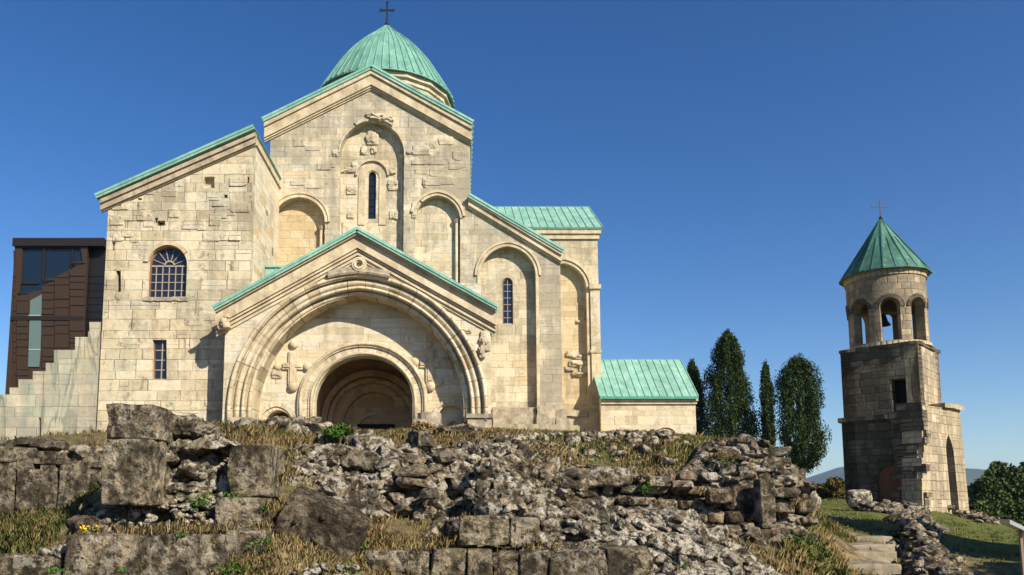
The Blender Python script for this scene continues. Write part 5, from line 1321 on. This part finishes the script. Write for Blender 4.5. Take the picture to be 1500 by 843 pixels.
def ground_scatter(pts, name, mat, label, cat, seed, n, smin, smax, spread, hmax=0, **kw):
    """pile of stones following world points (x,y)"""
    r = np.random.default_rng(seed); rb = RB(); P = [Vector(p) for p in pts]
    for i in range(n):
        t = r.uniform(0, len(P)-1.001); k = int(t); p = P[k].lerp(P[k+1], t-k); o_ = r.normal()*spread
        x, y = p.x+o_, p.y+r.normal()*spread; z = float(tz(x, y)); s_ = r.uniform(smin, smax)
        hz_ = max(0, 1-(o_/(spread*1.6))**2)*hmax*r.uniform(.1, 1)
        q, f = rock((x, y, z+hz_+s_*.2), (s_*r.uniform(.9, 1.6), s_*r.uniform(.8, 1.2), s_*r.uniform(.45, .8)), seed*777+i, 7, .5, 8, .1, (r.uniform(-.4, .4), r.uniform(-.4, .4), r.uniform(-3, 3))); rb.add(q, f)
    c = P[len(P)//2]
    return obj(name, rb.vf, M[mat], None, loc=(c.x, c.y, float(tz(c.x, c.y))), label=label, category=cat)
def lone_stones(pts, label, group, seed, n, smin, smax, spread, mat='rubble'):
    r = np.random.default_rng(seed); P = [Vector(p) for p in pts]
    for i in range(n):
        t = r.uniform(0, len(P)-1.001); k = int(t); p = P[k].lerp(P[k+1], t-k); x = p.x+r.normal()*spread; y = p.y+r.normal()*spread; z = float(tz(x, y)); s_ = r.uniform(smin, smax)
        q = rock((x, y, z+s_*.25), (s_*r.uniform(.9, 1.6), s_*r.uniform(.8, 1.2), s_*r.uniform(.45, .8)), seed*777+i, 6, .5, 8, .08, (r.uniform(-.4, .4), r.uniform(-.4, .4), r.uniform(-3, 3)))
        obj('loose_stone', q, M[mat], None, loc=(x, y, z), label=label, category='stone', group=group)
# H low wall beside the steps
hp_ = [pt(1392, 850, 12.2), pt(1374, 850, 13.6), pt(1362, 822, 15.5), pt(1350, 795, 18.5), pt(1342, 775, 22.5)]
hb = []
lwp = [(p.x, p.y) for p in hp_]
def bank(pts, w_, h_, name, mat, par, seed):
    V = []; n = len(pts); M_ = 60; K = 24
    P = np.array(pts); tt = np.linspace(0, n-1, M_); cx_ = np.interp(tt, range(n), P[:, 0]); cy_ = np.interp(tt, range(n), P[:, 1])
    a = np.linspace(-1, 1, K); GXX = cx_[:, None]+a[None]*w_+0*cy_[:, None]; GYY = cy_[:, None]+0*a[None]
    base = tz(GXX, GYY); prof = np.clip(1-np.abs(a)**3.0, 0, 1)[None]*h_
    edge = np.clip(np.minimum(tt, n-1-tt)*3, 0, 1)[:, None]
    Zz = base-.15+prof*edge+.12*fbm(np.stack([GXX*2.5, GYY*2.5, base], -1), 5, seed)*(prof > .05)
    V = np.stack([GXX, GYY, Zz], -1).reshape(-1, 3); ii = np.arange(M_*K).reshape(M_, K)
    return obj(name, (V, np.stack([ii[:-1, :-1], ii[:-1, 1:], ii[1:, 1:], ii[1:, :-1]], -1).reshape(-1, 4)), M[mat], par, smooth=True)
lw_ = thing('low_wall', 'low tumbled stone wall along the right side of the steps', 'wall', (lwp[2][0], lwp[2][1], .5))
bank(lwp, .56, .5, 'wall_core', 'mortar', lw_, 3)
r_ = ground_scatter(lwp, 'wall_stone', 'rubble', None, None, 71, 420, .06, .19, .25, .55); 

for k_ in ('label', 'category'):
    if k_ in r_: del r_[k_]
r_.location = Vector(r_.location)-Vector(lw_.location); r_.parent = lw_; r_['kind'] = 'stuff'
# I heap and round boulder by the tower
hpile = [(pt(1280, 750, 33)), (pt(1310, 745, 33)), (pt(1345, 752, 33))]
ground_scatter([(p.x, p.y) for p in hpile], 'stone_heap', 'rubble', 'heap of grey rubble at the foot of the bell tower', 'stone heap', 73, 90, .1, .26, .4, .55)
P = pt(1258, 730, 34.0); q, f = rock(P, (.50, .3, .50), 700, 20, .05, 2, .04); obj('round_stone', (q, f), M['rubble_w'], None, smooth=True, loc=tuple(P), label='round pale mottled stone standing by the left foot of the bell tower', category='stone')
hp2 = [pt(1405, 760, 35), pt(1430, 772, 36), pt(1460, 775, 37)]
ground_scatter([(p.x, p.y) for p in hp2], 'stone_heap', 'rubble', 'low earthy stone heap to the right of the bell tower', 'stone heap', 74, 60, .08, .22, .5, .35)
ground_scatter([(p.x, p.y) for p in (pt(1340, 775, 27), pt(1335, 762, 31))], 'stone_heap', 'rubble', 'scattered stones between the steps and the bell tower', 'stone heap', 75, 40, .1, .3, .5, .3)
# K crest stones in front of the church
ground_scatter([(p.x, p.y) for p in (pt(400, 634, 17), pt(440, 634, 16.5), pt(520, 645, 16))], 'stone_row', 'rubble', 'row of lichened stones on the crest below the small left arch', 'stones', 76, 70, .08, .24, .25, .2)
ground_scatter([(p.x, p.y) for p in (pt(1000, 640, 21), pt(1040, 640, 21), pt(1070, 642, 20))], 'stone_row', 'rubble', 'row of dark stones on the crest below the small chapel', 'stones', 77, 70, .1, .28, .3, .2)
lone_stones([(p.x, p.y) for p in (pt(680, 648, 17), pt(800, 650, 18), pt(900, 655, 17.5), pt(1000, 655, 17))], 'one of the loose stones scattered over the dry grass slope below the aisle wall', 'loose stones on the dry grass slope', 78, 110, .04, .17, .9)
lone_stones([(p.x, p.y) for p in (pt(1030, 660, 16.2), pt(960, 665, 16.0), pt(860, 672, 15.8), pt(800, 665, 16))], 'one of the small pale stones lying in the grass just above the coursed wall', 'small stones above the coursed wall', 80, 90, .03, .1, .6)
r_ = ground_scatter([(p.x, p.y) for p in (pt(640, 640, 22), pt(660, 640, 19), pt(700, 642, 18))], 'stone_row', 'rubble_t', 'dark stones in the grass just right of the column stub', 'stones', 79, 24, .08, .25, .3, .15)

# steps
st = thing('stone_steps', 'worn shallow stone steps climbing toward the bell tower', 'steps', (8, 16, .5))
for i, (py, Y, x0, x1) in enumerate([(790, 18.6, 1232, 1318), (802, 17.0, 1240, 1322), (813, 15.7, 1244, 1326), (832, 14.2, 1250, 1334), (852, 13.0, 1250, 1340)]):
    a = pt(x0, py, Y); b_ = pt(x1, py, Y)
    q, f = rock(((a.x+b_.x)/2, Y+.85, a.z-.12), ((b_.x-a.x)/2, .62, .17), 800+i, 20, .95, 3, .035); obj('step', (q, f), M['step'], st, smooth=True)
# info lectern at the right edge
le = thing('information_stand', 'slanted metal information panel on a thin brownish post at the right edge', 'sign', tuple(pt(1494, 860, 9)))
p0 = pt(1494, 775, 9.0); pb = pt(1497, 870, 9.0)
obj('post', MB().box(p0.x-.014, p0.x+.016, 8.985, 9.015, pb.z-.3, p0.z-.01).vf, M['post'], le)
a = pt(1470, 764, 8.7); b_ = pt(1506, 781, 9.1)
d_ = (b_-a); 
obj('panel', MB().hexa([a+Vector((0, -.1, -.025)), b_+Vector((.0, -.1, -.025)), b_+Vector((.3, .5, -.025)), a+Vector((.3, .5, -.025)), a+Vector((0, -.1, .02)), b_+Vector((0, -.1, .02)), b_+Vector((.3, .5, .02)), a+Vector((.3, .5, .02))]).vf, M['steel'], le)

# ------------------------------------------------------------------ vegetation
def leafmat(name, stops, rough=.7, trans=.0, by='island'):
    b = NB(name); g = b.n('ShaderNodeNewGeometry'); ri = g.outputs['Random Per Island']; P = b.obj()
    n = b.noise(P, .8, 4); f = b.math('ADD', b.math('MULTIPLY', ri, .6), b.math('MULTIPLY', n, .4))
    return b.fin(b.ramp(f, stops), rough, None, spec=.04)
M['cyp'] = leafmat('cypress_foliage', [(.2, (.010, .020, .005)), (.5, (.024, .042, .010)), (.8, (.065, .088, .022))])
M['leaf'] = leafmat('broadleaf_foliage', [(.2, (.03, .045, .015)), (.5, (.055, .08, .025)), (.8, (.10, .12, .04))])
M['autumn'] = leafmat('olive_brown_foliage', [(.2, (.05, .05, .015)), (.5, (.11, .09, .03)), (.8, (.2, .13, .045))])
M['weed'] = leafmat('green_weed_leaf', [(.2, (.025, .06, .010)), (.5, (.05, .105, .02)), (.8, (.10, .16, .035))])
M['straw'] = leafmat('dry_grass_blade', [(.15, (.06, .05, .022)), (.35, (.15, .105, .045)), (.55, (.26, .19, .085)), (.75, (.36, .285, .14)), (.92, (.48, .40, .23))])
M['turf'] = leafmat('green_grass_blade', [(.2, (.05, .08, .02)), (.5, (.10, .13, .035)), (.8, (.22, .20, .07))])
M['bark'] = flat('brown_bark', (.09, .065, .045), .9)
M['flower'] = flat('yellow_flower', (.75, .52, .02), .6)

def leafcards(C, size, rg_, up=0.0, asp=.5, tri=False):
    """many small leaf blades, each its own island"""
    n = len(C); d = rg_.normal(size=(n, 3)); d[:, 2] += up; d /= np.linalg.norm(d, axis=1, keepdims=True)
    e = rg_.normal(size=(n, 3)); e -= (e*d).sum(1, keepdims=True)*d; e /= np.linalg.norm(e, axis=1, keepdims=True)
    s_ = (size*rg_.uniform(.6, 1.4, n))[:, None]
    V = np.stack([C-d*s_*.5, C+e*s_*asp*.5, C+d*s_*.5, C-e*s_*asp*.5], 1).reshape(-1, 3)
    return V, np.arange(4*n).reshape(n, 4)
def cypress(px, ytop, ybot, Y, prof, seed, label, wk=1.0):
    """column tree: prof = list of (t from base to top, left half width px, right half width px)"""
    g = np.random.default_rng(seed); base = pt(px, ybot, Y); prof = [(a, b*.84*wk, c*.84*wk) for a, b, c in prof]; topz = pt(px, ytop, Y).z; H = topz-base.z; sc = Y/F
    root = thing('cypress_tree', label, 'tree', (base.x, Y, base.z-3), 'cypress trees behind the ruins')
    ts = [a for a, _, _ in prof]; n = 62000; N = int(n*H*sum(b+c for _, b, c in prof)/len(prof)/2*sc/22)
    t = g.uniform(0, 1, N); th = g.uniform(-math.pi, math.pi, N)
    lw_ = np.interp(t, ts, [b for _, b, _ in prof])*sc; rw = np.interp(t, ts, [c for _, _, c in prof])*sc
    wd_ = np.where(np.cos(th) > 0, rw, lw_)*np.abs(np.cos(th))+.5*(lw_+rw)*np.abs(np.sin(th))
    cxy = np.stack([np.cos(th)*1.6+seed, np.sin(th)*1.6, t*H*.5], -1); lob = .97+.34*fbm(cxy, 2, seed)+.26*np.maximum(0, vnoise(cxy*2.7, seed+1))+.16*vnoise(cxy*5.5, seed+2)
    gap = vnoise(cxy*2.2+7, seed+2)
    rr_ = np.sqrt(g.uniform(.35, 1, N))*lob*wd_; rr_ = np.where(gap < -.3, rr_*.62, rr_)
    C = np.stack([base.x+rr_*np.cos(th), Y+rr_*np.sin(th), base.z+t*H+.25*g.normal(size=N)], -1)
    V, Fq = leafcards(C, .21, g, 1.4, .45)
    obj('crown', (V, Fq), M['cyp'], root)
    obj('trunk', MB().tube([(base.x, Y, base.z-3.2), (base.x, Y, base.z+H*.8)], .28, 8, .05).vf, M['bark'], root)
cypress(1018, 533, 650, 78, [(0, 14, 14), (.2, 16, 17), (.5, 15, 16), (.75, 11, 13), (.9, 8, 8), (1, 2, 2)], 1, 'dark cypress partly hidden behind the small chapel roof')
cypress(1072, 491, 655, 74, [(0, 24, 34), (.15, 32, 40), (.3, 34, 36), (.5, 30, 30), (.7, 24, 22), (.85, 17, 17), (.95, 10, 9), (1, 2, 2)], 2, 'tallest and broadest cypress, right of the small chapel')
cypress(1127, 536, 665, 76, [(0, 8, 9), (.2, 12, 14), (.5, 10, 12), (.8, 9, 9), (.95, 7, 6), (1, 2, 2)], 3, 'thinnest cypress, standing between the two large ones', .82)
cypress(1176, 528, 686, 70, [(0, 4, 10), (.06, 10, 24), (.16, 22, 36), (.26, 28, 32), (.4, 30, 24), (.6, 30, 22), (.8, 27, 21), (.92, 20, 17), (1, 5, 5)], 4, 'rightmost cypress with a drooping lower branch')
def bush(name, px, py, Y, rx, ry, rz, n, mat, label, cat, seed, size=.3, group=None, trunkz=0):
    g = np.random.default_rng(seed); c = pt(px, py, Y); root = thing(name, label, cat, (c.x, Y, c.z-rz-trunkz), group)
    nl = 9; L = g.normal(size=(nl, 3)); L /= np.linalg.norm(L, axis=1, keepdims=True); L *= g.uniform(.3, .75, (nl, 1)); L[:, 2] = L[:, 2]*.9
    k = g.integers(0, nl, n); d = g.normal(size=(n, 3)); d /= np.linalg.norm(d, axis=1, keepdims=True)
    C = (L[k]+d*(g.uniform(.2, 1, (n, 1))**.5)*g.uniform(.25, .5, (nl, 1))[k])*np.array([rx, ry, rz])+np.array(c)
    V, Fq = leafcards(C, size, g, .2, .6); obj('crown' if cat == 'tree' else 'foliage', (V, Fq), M[mat], root)
    m = MB(); 
    for j in range(5):
        e = c+Vector((L[j][0]*rx*.7, L[j][1]*ry*.7, L[j][2]*rz*.6)); m.tube([(c.x, Y, c.z-rz-trunkz-.5), (c.x*.7+e.x*.3, Y, c.z-rz*.5), e], .05+.012*rz, 6, .02)
    obj('trunk' if cat == 'tree' else 'stem', m.vf, M['bark'], root)
bush('broadleaf_tree', 1500, 712, 70, 3.2, 2.6, 3.0, 9000, 'leaf', 'tall leafy tree at the right edge beyond the lawn', 'tree', 31, .32, trunkz=2)
bush('broadleaf_tree', 1448, 728, 66, 2.4, 2, 2.0, 6500, 'leaf', 'rounded dark tree just right of the bell tower', 'tree', 32, .3, trunkz=1.5)
bush('broadleaf_tree', 1465, 702, 80, 2.0, 2, 2.2, 2600, 'leaf', 'sparse tree top rising behind the rounded dark tree', 'tree', 33, .32, trunkz=4)
bush('shrub', 1432, 758, 50, 2.0, 1.4, 1.3, 3500, 'leaf', 'low dark shrub at the back of the lawn beside the tower foot', 'shrub', 34, .22)
bush('shrub', 1490, 760, 52, 2.6, 1.6, 1.5, 5000, 'leaf', 'broad dark shrub at the back of the lawn near the right edge', 'shrub', 35, .22)
bush('shrub', 1226, 719, 46, 1.5, 1, .95, 5500, 'autumn', 'olive brown shrub just left of the bell tower', 'shrub', 36, .16)
bush('shrub', 1197, 728, 42, 1.0, .8, .6, 3200, 'autumn', 'low brownish bush between the ruin and the bell tower', 'shrub', 37, .13)
bush('green_shrub', 493, 634, 14.6, .36, .3, .26, 2200, 'weed', 'bright green leafy shrub on the rubble crest before the church doorway', 'shrub', 38, .05)
bush('dry_bush', 620, 628, 15.0, .36, .3, .22, 2600, 'straw', 'dry straw coloured bush on the dark boulder by the column stub', 'shrub', 39, .07)
# tree outside the frame on the right that shades the lawn
bush('broadleaf_tree', 1995, 420, 16.4, 4.2, 4.2, 3.0, 26000, 'leaf', 'broad tree beside the lawn, outside the photo', 'tree', 40, .35, trunkz=3)

bush('broadleaf_tree', 2750, 380, 10.5, 4.2, 4.0, 2.6, 24000, 'leaf', 'low spreading tree beside the lawn, nearest the camera, outside the photo', 'tree', 43, .35, trunkz=2)
def blades(N, region, hmin, hmax, wid, seed, mat, name, label=None, dens=None, lean=.5, zfun=None):
    g = np.random.default_rng(seed); x, y = region(g, N)
    if dens is not None:
        keep = g.random(len(x)) < dens(x, y); x, y = x[keep], y[keep]
    n = len(x); z = (zfun or tz)(x, y)
    h = g.uniform(hmin, hmax, n)*(1+.5*vnoise(np.stack([x*1.5, y*1.5, x*0], -1), 4)); a = g.uniform(0, 2*math.pi, n); l = g.uniform(.1, lean, n)*h
    wv = np.stack([np.cos(a+1.57), np.sin(a+1.57), 0*a], -1)*(wid*g.uniform(.6, 1.3, n))[:, None]; b0 = np.stack([x, y, z-.01], -1)
    mid = b0+np.stack([np.cos(a)*l*.35, np.sin(a)*l*.35, h*.6], -1); tip = b0+np.stack([np.cos(a)*l*1.2, np.sin(a)*l*1.2, h*.95], -1)
    V = np.stack([b0-wv*.5, b0+wv*.5, mid+wv*.35, tip, mid-wv*.35], 1).reshape(-1, 3)
    F5 = np.arange(5*n).reshape(n, 5)
    o = obj(name, (V, F5), M[mat], None, kind='stuff', label=label, category='grass')
    return o
def clump_region(x0, x1, y0, y1, k, sp):
    def f(g, N):
        nc = max(1, N//k); cx_ = g.uniform(x0, x1, nc); u = g.random(nc); cy_ = y0+(y1-y0)*u
        i = g.integers(0, nc, N); return cx_[i]+g.normal(size=N)*sp, cy_[i]+g.normal(size=N)*sp
    return f
def dn(s, lo, sd=3):
    return lambda x, y: np.clip((vnoise(np.stack([x*s, y*s, x*0], -1), sd)-lo)*2.2, .04, 1)
blades(90000, clump_region(-7.5, 7.5, 9.0, 20, 22, .07), .05, .17, .009, 51, 'straw', 'dry_grass', 'dry straw coloured grass over the ruins and mound', dn(.6, -.35))
blades(26000, clump_region(-7.5, 7.5, 9.0, 20, 16, .06), .04, .13, .010, 52, 'turf', 'short_grass', 'short green grass among the dry grass', dn(.5, -.1, 8))
blades(44000, clump_region(1, 7, 14.6, 20.5, 30, .09), .04, .13, .011, 63, 'straw', 'dry_grass', 'matted brown grass on the slope above the coursed wall', dn(1.1, -.3))
blades(50000, clump_region(1, 7, 14.6, 20.5, 24, .09), .04, .12, .012, 64, 'turf', 'short_grass', 'green grass on the slope above the coursed wall', dn(.9, -.1, 5))
blades(60000, clump_region(-14, 10, 18, 44, 18, .12), .05, .16, .018, 53, 'straw', 'dry_grass', 'dry grass on the crest in front of the church', dn(.3, -.4))
blades(40000, clump_region(-14, 10, 18, 44, 14, .12), .05, .15, .018, 54, 'turf', 'short_grass', 'green grass on the crest in front of the church', dn(.3, -.1, 8))
blades(34000, clump_region(5.3, 9.3, 11, 22, 16, .07), .05, .2, .011, 55, 'turf', 'short_grass', 'green grass beside the steps', lambda x, y: np.where((x > 7.1) & (x < 8.7) & (y > 12) & (y < 20), .0, 1)*np.clip((vnoise(np.stack([x, y, x*0], -1), 6)+.6), 0, 1))
blades(9000, clump_region(5.3, 9.3, 11, 22, 16, .07), .08, .24, .010, 56, 'straw', 'dry_grass', 'straw grass beside the steps', lambda x, y: np.where((x > 7.1) & (x < 8.7) & (y > 12) & (y < 20), .0, 1)*1.0)
blades(90000, clump_region(9, 32, 14, 48, 10, .1), .04, .10, .022, 57, 'turf', 'lawn_grass', 'short lawn grass to the right and around the tower', dn(.3, -.7, 2))
blades(12000, clump_region(-9, -5.6, 10, 13.6, 18, .06), .05, .16, .010, 58, 'turf', 'short_grass', 'mixed grass on the ledge at far left', None)
blades(9000, clump_region(-2.9, -.9, 8.9, 11.2, 24, .05), .04, .11, .009, 65, 'straw', 'dry_grass', 'dry grass at the foot of the dark boulder', None)
blades(1800, clump_region(-4.4, -2.4, 10.0, 11.3, 20, .04), .03, .09, .008, 66, 'straw', 'dry_grass', 'dry grass on the ledge of the left ruin', None, zfun=lambda x, y: tz(x, y)+.0)
def tufts(spots, seed, mat, label, name='dry_grass'):
    g = np.random.default_rng(seed); xs = []; ys = []; zs = []
    for px, py, Y, rx_, n in spots:
        n = int(n*.42); p = pt(px, py, Y); xs.append(p.x+g.normal(size=n)*rx_); ys.append(Y+g.normal(size=n)*.12); zs.append(np.full(n, p.z)-.03+g.normal(size=n)*.025)
    X_, Y_, Z_ = map(np.concatenate, (xs, ys, zs))
    return blades(len(X_), lambda g_, N: (X_, Y_), .04, .12, .008, seed, mat, name, label, None, .7, lambda x, y: Z_)
tufts([(240, 650, 11.0, .12, 500), (225, 690, 10.9, .06, 200), (280, 640, 11.6, .25, 900), (330, 640, 11.6, .25, 900), (215, 778, 10.1, .3, 800), (300, 772, 10.2, .25, 800), (410, 665, 11.8, .14, 900), (400, 700, 11.3, .1, 800), (420, 690, 11.8, .1, 500), (395, 740, 10.7, .06, 500), (385, 770, 10.3, .06, 400), (560, 785, 11.3, .2, 900), (620, 790, 11.2, .25, 1100), (660, 795, 11.0, .12, 400), (600, 800, 10.9, .3, 800), (770, 680, 13.6, .12, 300), (775, 712, 12.9, .12, 500), (690, 755, 12.0, .1, 200), (950, 690, 13.8, .3, 600), (1060, 668, 14.6, .15, 350), (1030, 720, 13.5, .08, 150), (1165, 735, 13.6, .1, 300), (800, 802, 10.9, .3, 300), (140, 770, 10.5, .15, 300)], 67, 'straw', 'tufts of dry grass growing out of the ruins')
def weeds(spots, seed):
    g = np.random.default_rng(seed); C = []
    for px, py, Y, r_, n in spots:
        n = int(n*.5); c = np.array(pt(px, py, Y)); d = g.normal(size=(n, 3))*r_*np.array([1, .8, .6]); C.append(c+d)
    V, Fq = leafcards(np.concatenate(C), .05, g, .5, .5); return obj('weeds', (V, Fq), M['weed'], None, kind='stuff', label='small green weeds rooted among the ruin stones', category='weeds')
weeds([(300, 735, 10.6, .1, 260), (342, 727, 10.6, .08, 160), (265, 783, 9.7, .04, 60), (530, 803, 10.9, .1, 220), (380, 800, 9.9, .09, 200), (345, 835, 9.5, .1, 220), (385, 745, 10.5, .05, 90), (945, 715, 13.4, .1, 220), (1180, 795, 13.0, .14, 400), (1200, 822, 12.4, .14, 400), (1215, 840, 12.0, .12, 300), (1065, 680, 14.3, .08, 120), (510, 838, 9.7, .1, 260), (80, 835, 9.4, .05, 120), (178, 835, 9.3, .03, 50), (870, 800, 11.1, .06, 80), (1000, 828, 10.8, .05, 70), (1250, 845, 12.5, .1, 200)], 61)
g_ = np.random.default_rng(5); C = np.concatenate([np.array(pt(px, py, Y))+g_.normal(size=(n, 3))*.025 for px, py, Y, n in ((124, 773, 10.1, 20), (142, 773, 10.1, 12), (108, 785, 9.9, 16))])
V, Fq = leafcards(C, .035, g_, 0, .9); obj('yellow_flowers', (V, Fq), M['flower'], None, kind='stuff', label='tiny yellow flowers on the left ledge', category='flowers')

# ------------------------------------------------------------------ air
def haze(density):
    b = bpy.data.materials.new('pale_haze'); b.use_nodes = True; nt = b.node_tree; nt.nodes.clear()
    o_ = nt.nodes.new('ShaderNodeOutputMaterial'); v = nt.nodes.new('ShaderNodeVolumePrincipled'); v.inputs['Density'].default_value = density
    v.inputs['Color'].default_value = (.46, .66, 1, 1); v.inputs['Anisotropy'].default_value = .1
    nt.links.new(v.outputs[0], o_.inputs['Volume'])
    ho = obj('haze', MB().box(-7400, 7400, -7400, 7400, -90, 330).vf, b, None, kind='stuff', label='thin pale haze over the distance', category='haze'); return ho
haze(.00009)
